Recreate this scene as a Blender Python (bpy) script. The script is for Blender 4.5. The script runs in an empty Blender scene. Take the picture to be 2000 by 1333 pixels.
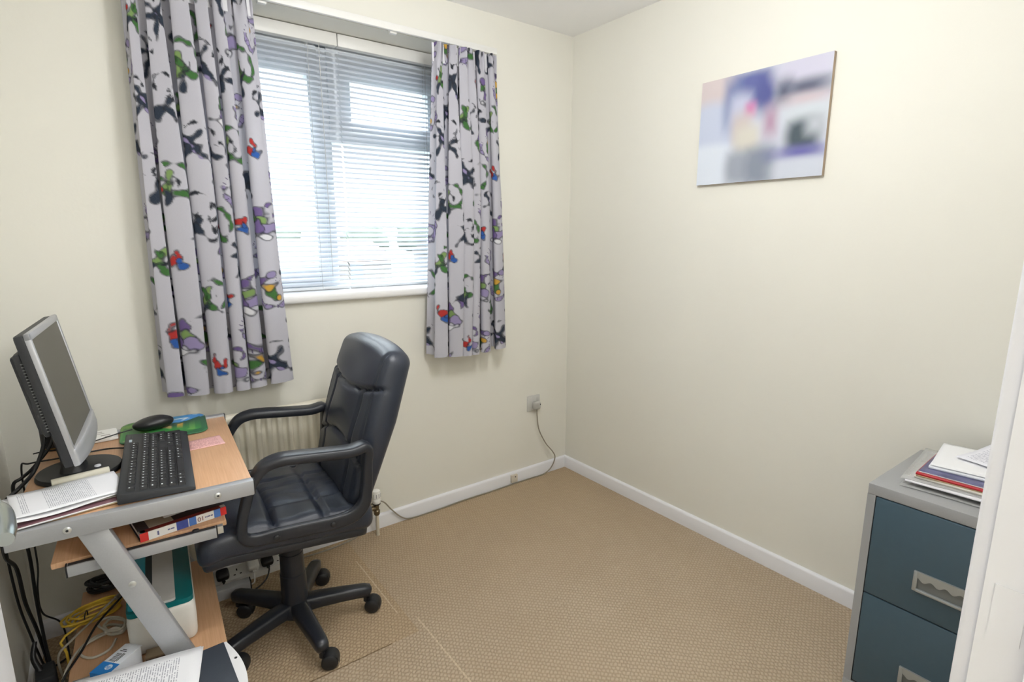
import bpy, bmesh, math, random
import numpy as np
from mathutils import Matrix, Vector, noise

random.seed(7)
rng = np.random.default_rng(7)
SC = bpy.context.scene
COL = SC.collection
PI = math.pi

# ------------------------------------------------------------------ camera
CAM = np.array([-2.0607, -2.2436, 1.3426])
yaw, pitch = -0.64, -0.1924
fw = Vector((-math.sin(yaw) * math.cos(pitch), math.cos(yaw) * math.cos(pitch), math.sin(pitch)))
rt = Vector((math.cos(yaw), math.sin(yaw), 0))
up = rt.cross(fw)
cd = bpy.data.cameras.new('camera')
cam = bpy.data.objects.new('camera', cd)
COL.objects.link(cam)
mw = Matrix((rt, up, -fw)).transposed().to_4x4()
mw.translation = Vector(CAM)
cam.matrix_world = mw
cd.sensor_width = 36.0
cd.lens = 1063.26 / 2000 * 36
cd.clip_start = 0.01
SC.camera = cam

# ------------------------------------------------------------------ view, sky, added fill lamps' strengths
SC.view_settings.view_transform = 'Standard'
SC.view_settings.look = 'None'
SC.view_settings.gamma = 1.0
SC.view_settings.exposure = 0.57
SC.view_settings.use_curve_mapping = False
SKY = 10.0
ROOM_FILL = 18.0
HALL_FILL = 26.0
W = bpy.data.worlds.new('overcast_sky')
SC.world = W
W.use_nodes = True
nt = W.node_tree
bg = nt.nodes['Background']
tc = nt.nodes.new('ShaderNodeTexCoord')
sx = nt.nodes.new('ShaderNodeSeparateXYZ')
nt.links.new(tc.outputs['Generated'], sx.inputs[0])
rp = nt.nodes.new('ShaderNodeValToRGB')
rp.color_ramp.elements[0].position = 0.0
rp.color_ramp.elements[0].color = (0.115, 0.121, 0.128, 1)      # bright haze at the skyline, brighter cloud overhead
rp.color_ramp.elements[1].position = 0.75
rp.color_ramp.elements[1].color = (0.93, 0.97, 1.0, 1)
el = rp.color_ramp.elements.new(0.28)
el.color = (0.15, 0.157, 0.165, 1)
nt.links.new(sx.outputs['Z'], rp.inputs[0])
nt.links.new(rp.outputs[0], bg.inputs['Color'])
bg.inputs['Strength'].default_value = SKY


def point_lamp(name, loc, power, radius, color=(0.985, 0.99, 1.0)):
    l = bpy.data.lights.new(name, 'POINT')
    l.energy = power
    l.shadow_soft_size = radius
    l.color = color
    o = bpy.data.objects.new(name, l)
    o.location = loc
    COL.objects.link(o)
    return o


# ------------------------------------------------------------------ materials
def lin(r, g=None, b=None):
    c = (r, g, b) if g is not None else r
    return tuple(((v / 255) / 12.92 if v / 255 <= 0.04045 else ((v / 255 + 0.055) / 1.055) ** 2.4) for v in c)


MATS = {}


class NT:
    def __init__(s, m):
        s.t = m.node_tree

    def n(s, kind, **kw):
        o = s.t.nodes.new('ShaderNode' + kind)
        for k, v in kw.items():
            setattr(o, k, v)
        return o

    def l(s, a, b):
        s.t.links.new(a, b)

    def math(s, op, a, b=None, c=None):
        o = s.n('Math', operation=op)
        for i, v in enumerate((a, b, c)):
            if v is None:
                continue
            if isinstance(v, (int, float)):
                o.inputs[i].default_value = v
            else:
                s.l(v, o.inputs[i])
        return o.outputs[0]

    def mix(s, fac, a, b):
        o = s.n('Mix', data_type='RGBA')
        for sock, v in ((o.inputs['Factor'], fac), (o.inputs['A'], a), (o.inputs['B'], b)):
            if isinstance(v, (int, float)):
                sock.default_value = v
            elif isinstance(v, tuple):
                sock.default_value = (*v, 1)
            else:
                s.l(v, sock)
        return o.outputs['Result']


def mat(name, rgb, rough=0.5, metal=0.0, spec=0.5, nscale=40, namt=0.04, bump=0.0, bscale=200, coat=0.0, emit=0.0):
    """plain paint/plastic/metal with a faint procedural mottling of its own colour"""
    if name in MATS:
        return MATS[name]
    m = bpy.data.materials.new(name)
    m.use_nodes = True
    g = NT(m)
    p = m.node_tree.nodes['Principled BSDF']
    c = lin(rgb)
    co = g.n('TexCoord')
    no = g.n('TexNoise')
    no.inputs['Scale'].default_value = nscale
    no.inputs['Detail'].default_value = 3
    g.l(co.outputs['Object'], no.inputs['Vector'])
    col = g.mix(no.outputs['Fac'], tuple(max(0, v * (1 - namt)) for v in c), tuple(min(1, v * (1 + namt)) for v in c))
    g.l(col, p.inputs['Base Color'])
    p.inputs['Roughness'].default_value = rough
    p.inputs['Metallic'].default_value = metal
    p.inputs['Specular IOR Level'].default_value = spec
    p.inputs['Coat Weight'].default_value = coat
    if emit:
        p.inputs['Emission Color'].default_value = (*c, 1)
        p.inputs['Emission Strength'].default_value = emit
    if bump:
        n2 = g.n('TexNoise')
        n2.inputs['Scale'].default_value = bscale
        n2.inputs['Detail'].default_value = 4
        g.l(co.outputs['Object'], n2.inputs['Vector'])
        b = g.n('Bump')
        b.inputs['Strength'].default_value = bump
        b.inputs['Distance'].default_value = 0.002
        g.l(n2.outputs['Fac'], b.inputs['Height'])
        g.l(b.outputs['Normal'], p.inputs['Normal'])
    MATS[name] = m
    return m


def vcol_mat(name, rough=0.6, translucent=0.0, spec=0.3, bump=0.0):
    """surface that takes its printed colours from the mesh's 'print' colour layer"""
    m = bpy.data.materials.new(name)
    m.use_nodes = True
    g = NT(m)
    p = m.node_tree.nodes['Principled BSDF']
    a = g.n('Attribute', attribute_name='print')
    no = g.n('TexNoise')
    no.inputs['Scale'].default_value = 260
    col = g.mix(g.math('MULTIPLY', no.outputs['Fac'], 0.14), a.outputs['Color'], (0.25, 0.25, 0.27))
    g.l(col, p.inputs['Base Color'])
    p.inputs['Roughness'].default_value = rough
    p.inputs['Specular IOR Level'].default_value = spec
    if translucent:
        out = m.node_tree.nodes['Material Output']
        tr = g.n('BsdfTranslucent')
        g.l(col, tr.inputs['Color'])
        mx = g.n('MixShader')
        mx.inputs[0].default_value = translucent
        g.l(p.outputs[0], mx.inputs[1])
        g.l(tr.outputs[0], mx.inputs[2])
        g.l(mx.outputs[0], out.inputs['Surface'])
    return m


def wood_mat():
    m = bpy.data.materials.new('beech_laminate')
    m.use_nodes = True
    g = NT(m)
    p = m.node_tree.nodes['Principled BSDF']
    co = g.n('TexCoord')
    mp = g.n('Mapping')
    mp.inputs['Scale'].default_value = (260, 9, 40)
    g.l(co.outputs['Object'], mp.inputs['Vector'])
    no = g.n('TexNoise')
    no.inputs['Scale'].default_value = 1.0
    no.inputs['Detail'].default_value = 6
    g.l(mp.outputs[0], no.inputs['Vector'])
    n2 = g.n('TexNoise')
    n2.inputs['Scale'].default_value = 5
    g.l(co.outputs['Object'], n2.inputs['Vector'])
    c = g.mix(no.outputs['Fac'], lin(190, 146, 108), lin(226, 186, 148))
    c = g.mix(g.math('MULTIPLY', n2.outputs['Fac'], 0.3), c, lin(205, 150, 110))
    g.l(c, p.inputs['Base Color'])
    p.inputs['Roughness'].default_value = 0.42
    return m


def carpet_mat():
    m = bpy.data.materials.new('beige_loop_carpet')
    m.use_nodes = True
    g = NT(m)
    p = m.node_tree.nodes['Principled BSDF']
    co = g.n('TexCoord')
    s = g.n('SeparateXYZ')
    g.l(co.outputs['Object'], s.inputs[0])
    x, y = s.outputs['X'], s.outputs['Y']
    # rows of loops run across the view, every other row shifted half a loop
    ca, sa = math.cos(-0.785), math.sin(-0.785)
    u = g.math('ADD', g.math('MULTIPLY', x, ca), g.math('MULTIPLY', y, sa))
    v = g.math('ADD', g.math('MULTIPLY', x, -sa), g.math('MULTIPLY', y, ca))
    nz = g.n('TexNoise')
    nz.inputs['Scale'].default_value = 45
    nz.inputs['Detail'].default_value = 2
    g.l(co.outputs['Object'], nz.inputs['Vector'])
    wob = g.math('MULTIPLY', g.math('SUBTRACT', nz.outputs['Fac'], 0.5), 0.95)
    V = g.math('ADD', g.math('DIVIDE', v, 0.0150), wob)
    row = g.math('FLOOR', V)
    U = g.math('ADD', g.math('ADD', g.math('DIVIDE', u, 0.0125), g.math('MULTIPLY', row, 0.5)), wob)
    hv = g.math('SINE', g.math('MULTIPLY', g.math('FRACT', V), PI))
    hu = g.math('SINE', g.math('MULTIPLY', g.math('FRACT', U), PI))
    h = g.math('POWER', g.math('MULTIPLY', hv, hu), 0.6)
    n1 = g.n('TexNoise')
    n1.inputs['Scale'].default_value = 3.2
    n1.inputs['Detail'].default_value = 4
    g.l(co.outputs['Object'], n1.inputs['Vector'])
    n3 = g.n('TexNoise')
    n3.inputs['Scale'].default_value = 330
    g.l(co.outputs['Object'], n3.inputs['Vector'])
    base = g.mix(n1.outputs['Fac'], lin(187, 169, 145), lin(203, 188, 167))
    base = g.mix(g.math('MULTIPLY', n3.outputs['Fac'], 0.35), base, lin(172, 150, 122))
    # older, browner piece let in beside the desk, with pale worn joins and one open dark join
    old = g.math('MULTIPLY', g.math('LESS_THAN', x, -1.33), g.math('GREATER_THAN', y, -0.726))
    base = g.mix(g.math('MULTIPLY', old, 0.3), base, lin(184, 154, 112))
    far = g.n('MapRange')
    far.inputs['From Min'].default_value = -0.9
    far.inputs['From Max'].default_value = 0.0
    g.l(y, far.inputs['Value'])
    base = g.mix(g.math('MULTIPLY', far.outputs[0], g.math('MULTIPLY', n1.outputs['Fac'], 0.55)), base, lin(186, 156, 108))

    def line(coord, at, width, other, lo, hi):
        a = g.math('LESS_THAN', g.math('ABSOLUTE', g.math('ADD', g.math('SUBTRACT', coord, at), g.math('MULTIPLY', wob, 0.006))), width)
        b = g.math('MULTIPLY', g.math('GREATER_THAN', other, lo), g.math('LESS_THAN', other, hi))
        return g.math('MULTIPLY', a, b)
    dark = line(y, -0.725, 0.0026, x, -1.95, -1.43)
    d2 = line(x, -1.352, 0.0022, y, -0.6, -0.2)
    d3 = line(x, -1.305, 0.0030, y, -1.6, -0.66)
    col = g.mix(g.math('MULTIPLY', g.math('SUBTRACT', 1.0, h), 0.38), base, lin(128, 104, 74))
    col = g.mix(g.math('MULTIPLY', g.math('MAXIMUM', d2, d3), 0.45), col, lin(225, 208, 180))
    col = g.mix(g.math('MULTIPLY', dark, 0.65), col, lin(92, 70, 44))
    g.l(col, p.inputs['Base Color'])
    p.inputs['Roughness'].default_value = 0.95
    p.inputs['Specular IOR Level'].default_value = 0.1
    b = g.n('Bump')
    b.inputs['Strength'].default_value = 0.75
    b.inputs['Distance'].default_value = 0.003
    g.l(h, b.inputs['Height'])
    g.l(b.outputs['Normal'], p.inputs['Normal'])
    return m


def print_mat(name, paper=(244, 244, 246), ink=(70, 72, 90), lines=46, header=None, blocks=True, seed=0.0):
    """printed sheet; UV u runs across the page, v down it"""
    m = bpy.data.materials.new(name)
    m.use_nodes = True
    g = NT(m)
    p = m.node_tree.nodes['Principled BSDF']
    uv = g.n('UVMap')
    s = g.n('SeparateXYZ')
    g.l(uv.outputs[0], s.inputs[0])
    u, v = s.outputs['X'], s.outputs['Y']
    vl = g.math('MULTIPLY', v, lines)
    ln = g.math('LESS_THAN', g.math('FRACT', vl), 0.42)
    cx = g.n('CombineXYZ')
    g.l(g.math('MULTIPLY', u, 40.0), cx.inputs[0])
    g.l(g.math('ADD', g.math('MULTIPLY', g.math('FLOOR', vl), 7.31), seed), cx.inputs[1])
    no = g.n('TexNoise')
    no.inputs['Scale'].default_value = 1.0
    no.inputs['Detail'].default_value = 1
    g.l(cx.outputs[0], no.inputs['Vector'])
    wd = g.math('GREATER_THAN', no.outputs['Fac'], 0.45)
    inm = g.math('MULTIPLY', g.math('MULTIPLY', g.math('GREATER_THAN', u, 0.1), g.math('LESS_THAN', u, 0.9)),
                 g.math('MULTIPLY', g.math('GREATER_THAN', v, 0.07), g.math('LESS_THAN', v, 0.93)))
    f = g.math('MULTIPLY', g.math('MULTIPLY', ln, wd), inm)
    if blocks:
        cb = g.n('CombineXYZ')
        g.l(g.math('FLOOR', g.math('MULTIPLY', v, 7.0)), cb.inputs[1])
        cb.inputs[0].default_value = seed
        wn = g.n('TexWhiteNoise')
        g.l(cb.outputs[0], wn.inputs['Vector'])
        f = g.math('MULTIPLY', f, g.math('GREATER_THAN', wn.outputs['Value'], 0.3))
    col = g.mix(g.math('MULTIPLY', f, 0.6), lin(paper), lin(ink))
    if header:
        hm = g.math('MULTIPLY', g.math('MULTIPLY', g.math('GREATER_THAN', v, header[1]), g.math('LESS_THAN', v, header[2])),
                    g.math('MULTIPLY', g.math('GREATER_THAN', u, header[3]), g.math('LESS_THAN', u, header[4])))
        col = g.mix(hm, col, lin(header[0]))
    g.l(col, p.inputs['Base Color'])
    p.inputs['Roughness'].default_value = 0.7
    return m


# ------------------------------------------------------------------ shapes: (verts Nx3 array, faces list)
def s_box(x0, x1, y0, y1, z0, z1, bev=0.0, seg=2):
    bm = bmesh.new()
    bmesh.ops.create_cube(bm, size=1)
    for v in bm.verts:
        v.co = Vector(((x0 + x1) / 2 + v.co.x * (x1 - x0), (y0 + y1) / 2 + v.co.y * (y1 - y0), (z0 + z1) / 2 + v.co.z * (z1 - z0)))
    if bev:
        bmesh.ops.bevel(bm, geom=list(bm.edges), offset=bev, segments=seg, profile=0.5, affect='EDGES')
    bm.verts.index_update()
    V = np.array([v.co[:] for v in bm.verts])
    F = [[v.index for v in f.verts] for f in bm.faces]
    bm.free()
    return V, F


def s_rbox(sx, sy, sz, r, n=(12, 12, 6), deform=None):
    """finely divided box with round edges of radius r, centred"""
    V, F, idx = [], [], {}
    nx, ny, nz = n

    def vid(i, j, k):
        key = (i, j, k)
        if key not in idx:
            idx[key] = len(V)
            V.append((i / nx * 2 - 1, j / ny * 2 - 1, k / nz * 2 - 1))
        return idx[key]
    for i in range(nx):
        for j in range(ny):
            F.append([vid(i, j, 0), vid(i, j + 1, 0), vid(i + 1, j + 1, 0), vid(i + 1, j, 0)])
            F.append([vid(i, j, nz), vid(i + 1, j, nz), vid(i + 1, j + 1, nz), vid(i, j + 1, nz)])
    for i in range(nx):
        for k in range(nz):
            F.append([vid(i, 0, k), vid(i + 1, 0, k), vid(i + 1, 0, k + 1), vid(i, 0, k + 1)])
            F.append([vid(i, ny, k), vid(i, ny, k + 1), vid(i + 1, ny, k + 1), vid(i + 1, ny, k)])
    for j in range(ny):
        for k in range(nz):
            F.append([vid(0, j, k), vid(0, j, k + 1), vid(0, j + 1, k + 1), vid(0, j + 1, k)])
            F.append([vid(nx, j, k), vid(nx, j + 1, k), vid(nx, j + 1, k + 1), vid(nx, j, k + 1)])
    P = np.array(V)
    # gather divisions toward the edges so that the rounding is fine
    P = np.sign(P) * (1 - (1 - np.abs(P)) ** 1.5)
    half = np.array([sx, sy, sz]) / 2
    rr = np.minimum(np.array([r, r, r]) if np.isscalar(r) else np.array(r), half * 0.999)
    Q = P * half
    inner = np.clip(Q, -(half - rr), half - rr)
    d = (Q - inner) / rr
    L = np.linalg.norm(d, axis=1, keepdims=True)
    m = np.max(np.abs(d), axis=1, keepdims=True)
    d = np.where(L > 1e-9, d / np.maximum(L, 1e-9) * np.maximum(m, 0), 0)
    Q = inner + d * rr
    if deform:
        Q = deform(Q)
    return Q, F


def s_lathe(profile, n=32, center=(0, 0, 0), cap=True):
    """profile: list of (radius, z) from bottom to top"""
    V, F = [], []
    for r, z in profile:
        for i in range(n):
            a = 2 * PI * i / n
            V.append((center[0] + r * math.cos(a), center[1] + r * math.sin(a), center[2] + z))
    for k in range(len(profile) - 1):
        for i in range(n):
            j = (i + 1) % n
            F.append([k * n + i, k * n + j, (k + 1) * n + j, (k + 1) * n + i])
    if cap:
        F.append([i for i in range(n)][::-1])
        F.append([(len(profile) - 1) * n + i for i in range(n)])
    return np.array(V), F


def smooth_path(pts, per=8, closed=False):
    P = [np.array(p, float) for p in pts]
    n = len(P)
    out = []
    rngi = range(n) if closed else range(n - 1)
    for i in rngi:
        if closed:
            a, b, c, d = P[(i - 1) % n], P[i], P[(i + 1) % n], P[(i + 2) % n]
        else:
            a, b, c, d = P[max(i - 1, 0)], P[i], P[i + 1], P[min(i + 2, n - 1)]
        for k in range(per):
            t = k / per
            out.append(0.5 * (2 * b + (c - a) * t + (2 * a - 5 * b + 4 * c - d) * t * t + (3 * b - a - 3 * c + d) * t ** 3))
    if not closed:
        out.append(P[-1])
    return out


def s_tube(path, r, n=8, closed=False, per=8, smooth=True):
    P = smooth_path(path, per, closed) if smooth else [np.array(p, float) for p in path]
    m = len(P)
    V, F = [], []
    T = []
    for i in range(m):
        a, b = (P[(i - 1) % m], P[(i + 1) % m]) if closed else (P[max(i - 1, 0)], P[min(i + 1, m - 1)])
        t = b - a
        T.append(t / (np.linalg.norm(t) + 1e-12))
    nrm = np.cross(T[0], (0, 0, 1))
    if np.linalg.norm(nrm) < 1e-3:
        nrm = np.cross(T[0], (1, 0, 0))
    nrm /= np.linalg.norm(nrm)
    for i in range(m):
        nrm = nrm - T[i] * (nrm @ T[i])
        nrm /= np.linalg.norm(nrm) + 1e-12
        bn = np.cross(T[i], nrm)
        rad = r if np.isscalar(r) else np.interp(i / (m - 1), np.linspace(0, 1, len(r)), r)
        for k in range(n):
            a = 2 * PI * k / n
            V.append(P[i] + (nrm * math.cos(a) + bn * math.sin(a)) * rad)
    for i in range(m if closed else m - 1):
        for k in range(n):
            F.append([i * n + k, ((i + 1) % m) * n + k, ((i + 1) % m) * n + (k + 1) % n, i * n + (k + 1) % n])
    if not closed:
        F.append([k for k in range(n)])
        F.append([(m - 1) * n + k for k in range(n)][::-1])
    return np.array(V), F


def s_sweep(P, side, w, t, n=14, closed=False, power=0.45):
    """superelliptic section: half-width w along `side`, half-thickness t across the path"""
    m = len(P)
    V, F = [], []
    for i in range(m):
        a, b = (P[(i - 1) % m], P[(i + 1) % m]) if closed else (P[max(i - 1, 0)], P[min(i + 1, m - 1)])
        T = (b - a) / (np.linalg.norm(b - a) + 1e-12)
        S = np.array(side, float)
        S = S - T * (S @ T)
        S /= np.linalg.norm(S)
        N = np.cross(T, S)
        for k in range(n):
            an = 2 * PI * k / n
            c, s = math.cos(an), math.sin(an)
            V.append(P[i] + S * w[i] * math.copysign(abs(c) ** power, c) + N * t[i] * math.copysign(abs(s) ** power, s))
    for i in range(m if closed else m - 1):
        for k in range(n):
            F.append([i * n + k, i * n + (k + 1) % n, ((i + 1) % m) * n + (k + 1) % n, ((i + 1) % m) * n + k])
    if not closed:
        F.append([k for k in range(n)][::-1])
        F.append([(m - 1) * n + k for k in range(n)])
    return np.array(V), F


def s_prism(outline, z0, z1):
    n = len(outline)
    V = [(x, y, z0) for x, y in outline] + [(x, y, z1) for x, y in outline]
    F = [list(range(n))[::-1], list(range(n, 2 * n))]
    F += [[i, (i + 1) % n, n + (i + 1) % n, n + i] for i in range(n)]
    return np.array(V, float), F


def rounded(x0, x1, y0, y1, r, n=6):
    o = []
    for cx, cy, a in ((x1 - r, y1 - r, 0), (x0 + r, y1 - r, PI / 2), (x0 + r, y0 + r, PI), (x1 - r, y0 + r, 1.5 * PI)):
        for k in range(n + 1):
            b = a + PI / 2 * k / n
            o.append((cx + r * math.cos(b), cy + r * math.sin(b)))
    return o


def xf(shape, M):
    V, F = shape
    R = np.array(M.to_3x3())
    return V @ R.T + np.array(M.translation), F


def T(x, y, z):
    return Matrix.Translation((x, y, z))


def R(a, ax):
    return Matrix.Rotation(a, 4, ax)


class G:
    """gathers shapes into ONE mesh object"""

    def __init__(s):
        s.V, s.F, s.mi, s.n = [], [], [], 0

    def add(s, shape, mi=0):
        V, F = shape
        s.V.append(np.asarray(V, float))
        s.F += [[i + s.n for i in f] for f in F]
        s.mi += [mi] * len(F)
        s.n += len(V)
        return s

    def box(s, *a, mi=0, **k):
        return s.add(s_box(*a, **k), mi)

    def obj(s, name, mats, parent=None, loc=None, rotz=0.0, sharp=38):
        me = bpy.data.meshes.new(name)
        me.from_pydata(np.concatenate(s.V).tolist(), [], s.F)
        for m in (mats if isinstance(mats, (list, tuple)) else [mats]):
            me.materials.append(m)
        me.polygons.foreach_set('material_index', s.mi)
        bm = bmesh.new()
        bm.from_mesh(me)
        bmesh.ops.recalc_face_normals(bm, faces=bm.faces)
        ang = math.radians(sharp)
        for f in bm.faces:
            f.smooth = True
        for e in bm.edges:
            if len(e.link_faces) != 2 or e.calc_face_angle(0) > ang:
                e.smooth = False
        bm.to_mesh(me)
        bm.free()
        o = bpy.data.objects.new(name, me)
        COL.objects.link(o)
        if parent:
            o.parent = parent
        if loc is not None:
            o.location = loc
        o.rotation_euler.z = rotz
        return o


def one(name, shape, mats, parent=None, **k):
    return G().add(shape).obj(name, mats, parent, **k)


def tag(o, label, cat, group=None, kind=None):
    o['label'] = label
    o['category'] = cat
    if group:
        o['group'] = group
    if kind:
        o['kind'] = kind
    return o


def thing(name, label, cat, loc, rotz=0.0, group=None):
    o = bpy.data.objects.new(name, None)
    o.empty_display_size = 0.05
    COL.objects.link(o)
    o.location = loc
    o.rotation_euler = (0, 0, rotz)
    return tag(o, label, cat, group)


def struct(o, label=None, cat=None):
    o['kind'] = 'structure'
    if label:
        o['label'] = label
        o['category'] = cat
    return o


def sheet(nx, ny, sx, sy, zf, th=0.0):
    """thin sheet on a grid with UVs (u across x, v across y); zf(x,y) height"""
    V, F, UV = [], [], []
    for j in range(ny + 1):
        for i in range(nx + 1):
            x, y = (i / nx - .5) * sx, (j / ny - .5) * sy
            V.append((x, y, zf(x, y)))
            UV.append((i / nx, j / ny))
    F = [[j * (nx + 1) + i, j * (nx + 1) + i + 1, (j + 1) * (nx + 1) + i + 1, (j + 1) * (nx + 1) + i] for j in range(ny) for i in range(nx)]
    return V, F, UV


def sheet_obj(name, nx, ny, sx, sy, zf, mats, loc, rotz, thick=0.0006, parent=None):
    V, F, UV = sheet(nx, ny, sx, sy, zf)
    n = len(V)
    # underside and rim give it real thickness
    V2 = V + [(x, y, z - thick) for x, y, z in V]
    F2 = F + [[i + n for i in f][::-1] for f in F]
    rim = [i for i in range(nx + 1)] + [(k + 1) * (nx + 1) - 1 for k in range(1, ny + 1)] + [ny * (nx + 1) + i for i in range(nx - 1, -1, -1)] + [k * (nx + 1) for k in range(ny - 1, 0, -1)]
    for a, b in zip(rim, rim[1:] + rim[:1]):
        F2.append([b, a, a + n, b + n])
    me = bpy.data.meshes.new(name)
    me.from_pydata(V2, [], F2)
    for m in (mats if isinstance(mats, (list, tuple)) else [mats]):
        me.materials.append(m)
    uvl = me.uv_layers.new(name='UVMap')
    for l in me.loops:
        uvl.data[l.index].uv = UV[l.vertex_index % n]
    if isinstance(mats, (list, tuple)) and len(mats) > 1:
        for k, p in enumerate(me.polygons):
            p.material_index = 0 if k < len(F) else 1
    for p in me.polygons:
        p.use_smooth = True
    o = bpy.data.objects.new(name, me)
    COL.objects.link(o)
    o.location = loc
    o.rotation_euler = (0, 0, rotz)
    if parent:
        o.parent = parent
    return o


def text_mesh(body, size, depth=0.0002):
    cu = bpy.data.curves.new('lettering', 'FONT')
    cu.body = body
    cu.size = size
    cu.align_x = 'CENTER'
    cu.align_y = 'CENTER'
    cu.extrude = depth
    o = bpy.data.objects.new('lettering', cu)
    COL.objects.link(o)
    dg = bpy.context.evaluated_depsgraph_get()
    me = bpy.data.meshes.new_from_object(o.evaluated_get(dg))
    V = np.array([v.co[:] for v in me.vertices])
    F = [list(p.vertices) for p in me.polygons]
    bpy.data.objects.remove(o)
    bpy.data.curves.remove(cu)
    bpy.data.meshes.remove(me)
    return V, F


# shared materials
WALL = mat('cream_wall_paint', (233, 231, 221), 0.75, nscale=3, namt=0.012, bump=0.12, bscale=90, spec=0.35)
CEIL = mat('white_ceiling_paint', (250, 250, 250), 0.9, nscale=3, namt=0.01, bump=0.15, bscale=70)
GLOSS = mat('white_gloss_paint', (236, 236, 239), 0.35, namt=0.015, nscale=8)
UPVC = mat('white_upvc', (236, 241, 246), 0.3, namt=0.01)
SILVER = mat('silver_grey_powder_coat', (172, 174, 178), 0.42, metal=0.35, nscale=300, namt=0.05)
BLACKP = mat('black_plastic', (26, 27, 30), 0.45, nscale=120, namt=0.12, bump=0.06, bscale=900)
DARKP = mat('charcoal_plastic', (44, 46, 50), 0.5, nscale=120, namt=0.08)
BLACKC = mat('black_cable_rubber', (20, 21, 23), 0.5)
GREYC = mat('pale_grey_cable', (196, 192, 178), 0.5)
WHITEP = mat('white_plastic', (238, 237, 233), 0.4, namt=0.02)
PAPER = mat('white_paper', (242, 242, 244), 0.75, namt=0.015, nscale=12)
WOOD = wood_mat()
WOODE = mat('wood_edge', (214, 168, 116), 0.5, nscale=60, namt=0.06)
LEATHER = mat('black_leatherette', (41, 47, 60), 0.34, nscale=30, namt=0.10, bump=0.22, bscale=420, spec=0.55)

# ================================================================== the room
H = 2.337
WL = -2.376
YF = -2.13          # room face of the door wall
# window opening
WX0, WX1, WZ0, WZ1 = -1.83, -0.66, 1.09, 2.16

fl = one('floor', s_box(-2.8, 0.1, -3.5, 0.1, -0.06, 0.0), carpet_mat())
struct(fl, 'beige loop-pile carpet with worn joins beside the desk', 'carpet')
ce = one('ceiling', s_box(-2.8, 0.1, -3.5, 0.02, H, H + 0.06), CEIL)
struct(ce, 'white painted ceiling above the whole room', 'ceiling')
g = G()
g.box(WL - 0.1, WX0, 0, 0.28, 0, H + 0.06).box(WX1, 0.1, 0, 0.28, 0, H + 0.06)
g.box(WX0, WX1, 0, 0.28, 0, WZ0 - 0.012).box(WX0, WX1, 0, 0.28, WZ1, H + 0.06)
struct(g.obj('wall_back', WALL), 'cream wall holding the window and radiator', 'wall')
struct(one('wall_right', s_box(0, 0.1, YF - 0.1, 0, 0, H + 0.06), WALL), 'plain cream wall with the blurred picture panel', 'wall')
struct(one('wall_left', s_box(WL - 0.1, WL, -3.5, 0, 0, H + 0.06), WALL), 'cream wall behind the desk and monitor', 'wall')
g = G()
g.box(WL, -2.16, YF - 0.1, YF, 0, H).box(-1.33, 0.0, YF - 0.1, YF, 0, H).box(-2.16, -1.33, YF - 0.1, YF, 2.02, H)
struct(g.obj('wall_front', WALL), 'cream wall around the doorway', 'wall')
# landing beyond the doorway
g = G()
g.box(-2.8, 0.1, -3.5, -3.4, 0, H).box(-0.6, -0.5, -3.4, YF - 0.1, 0, H)
struct(g.obj('wall_hall', WALL), 'cream wall of the landing outside the room', 'wall')


def skirting(name, path, label):
    """6.5 cm painted board with a rounded top, following an axis-aligned run"""
    (x0, y0), (x1, y1), (nx, ny) = path
    prof = [(0.0, 0), (0.014, 0), (0.014, 0.058), (0.011, 0.0645), (0.006, 0.0675), (0.0, 0.068)]
    V = [(x + nx * d, y + ny * d, z) for x, y in ((x0, y0), (x1, y1)) for d, z in prof]
    n = len(prof)
    F = [[i, (i + 1) % n, n + (i + 1) % n, n + i] for i in range(n)] + [list(range(n)), list(range(n, 2 * n))[::-1]]
    return struct(one(name, (np.array(V), F), GLOSS), label, 'skirting board')


skirting('baseboard_back', ((WL, 0), (0, 0), (0, -1)), 'white skirting board under the window')
skirting('baseboard_right', ((0, 0), (0, YF), (-1, 0)), 'white skirting board below the picture wall')
skirting('baseboard_left', ((WL, 0), (WL, YF), (1, 0)), 'white skirting board behind the desk')
skirting('baseboard_front', ((-1.27, YF), (0, YF), (0, 1)), 'white skirting board beside the doorway')

# door frame and open door
g = G()
g.box(-1.36, -1.33, YF - 0.1, YF + 0.001, 0, 2.02).box(-2.16, -2.126, YF - 0.1, YF + 0.001, 0, 2.02).box(-2.16, -1.33, YF - 0.1, YF + 0.001, 1.99, 2.02)
g.box(-1.375, -1.36, YF - 0.1, YF - 0.042, 0, 1.99, bev=0.002)
g.box(-1.352, -1.285, YF, YF + 0.017, 0, 2.06, bev=0.005, seg=3).box(-2.205, -2.138, YF, YF + 0.017, 0, 2.06, bev=0.005, seg=3)
g.box(-2.205, -1.285, YF, YF + 0.017, 1.998, 2.065, bev=0.005, seg=3)
g.box(-1.3615, -1.3595, YF - 0.034, YF - 0.008, 0.93, 0.99)
struct(g.obj('trim_1', GLOSS), 'white painted door frame at the right edge', 'door frame')
d = bpy.data.objects.new('door_1', None)
COL.objects.link(d)
struct(d, 'white door opened against the left side of the frame', 'door')
ang = math.atan2(-1.37 + 2.105, -2.2135 + 2.129)
d.location = (-2.129, -2.105, 0)
d.rotation_euler.z = ang
one('door_leaf', s_box(0, 0.745, 0, 0.036, 0.01, 1.985, bev=0.002), GLOSS, d)
lev = G()
lev.add(xf(s_lathe([(0.024, 0), (0.024, 0.004), (0.020, 0.007)], 24), T(0.69, 0, 1.032) @ R(PI / 2, 'X')))
lev.add(xf(s_lathe([(0.009, 0), (0.009, 0.020)], 16), T(0.69, 0, 1.032) @ R(PI / 2, 'X')))
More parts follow.
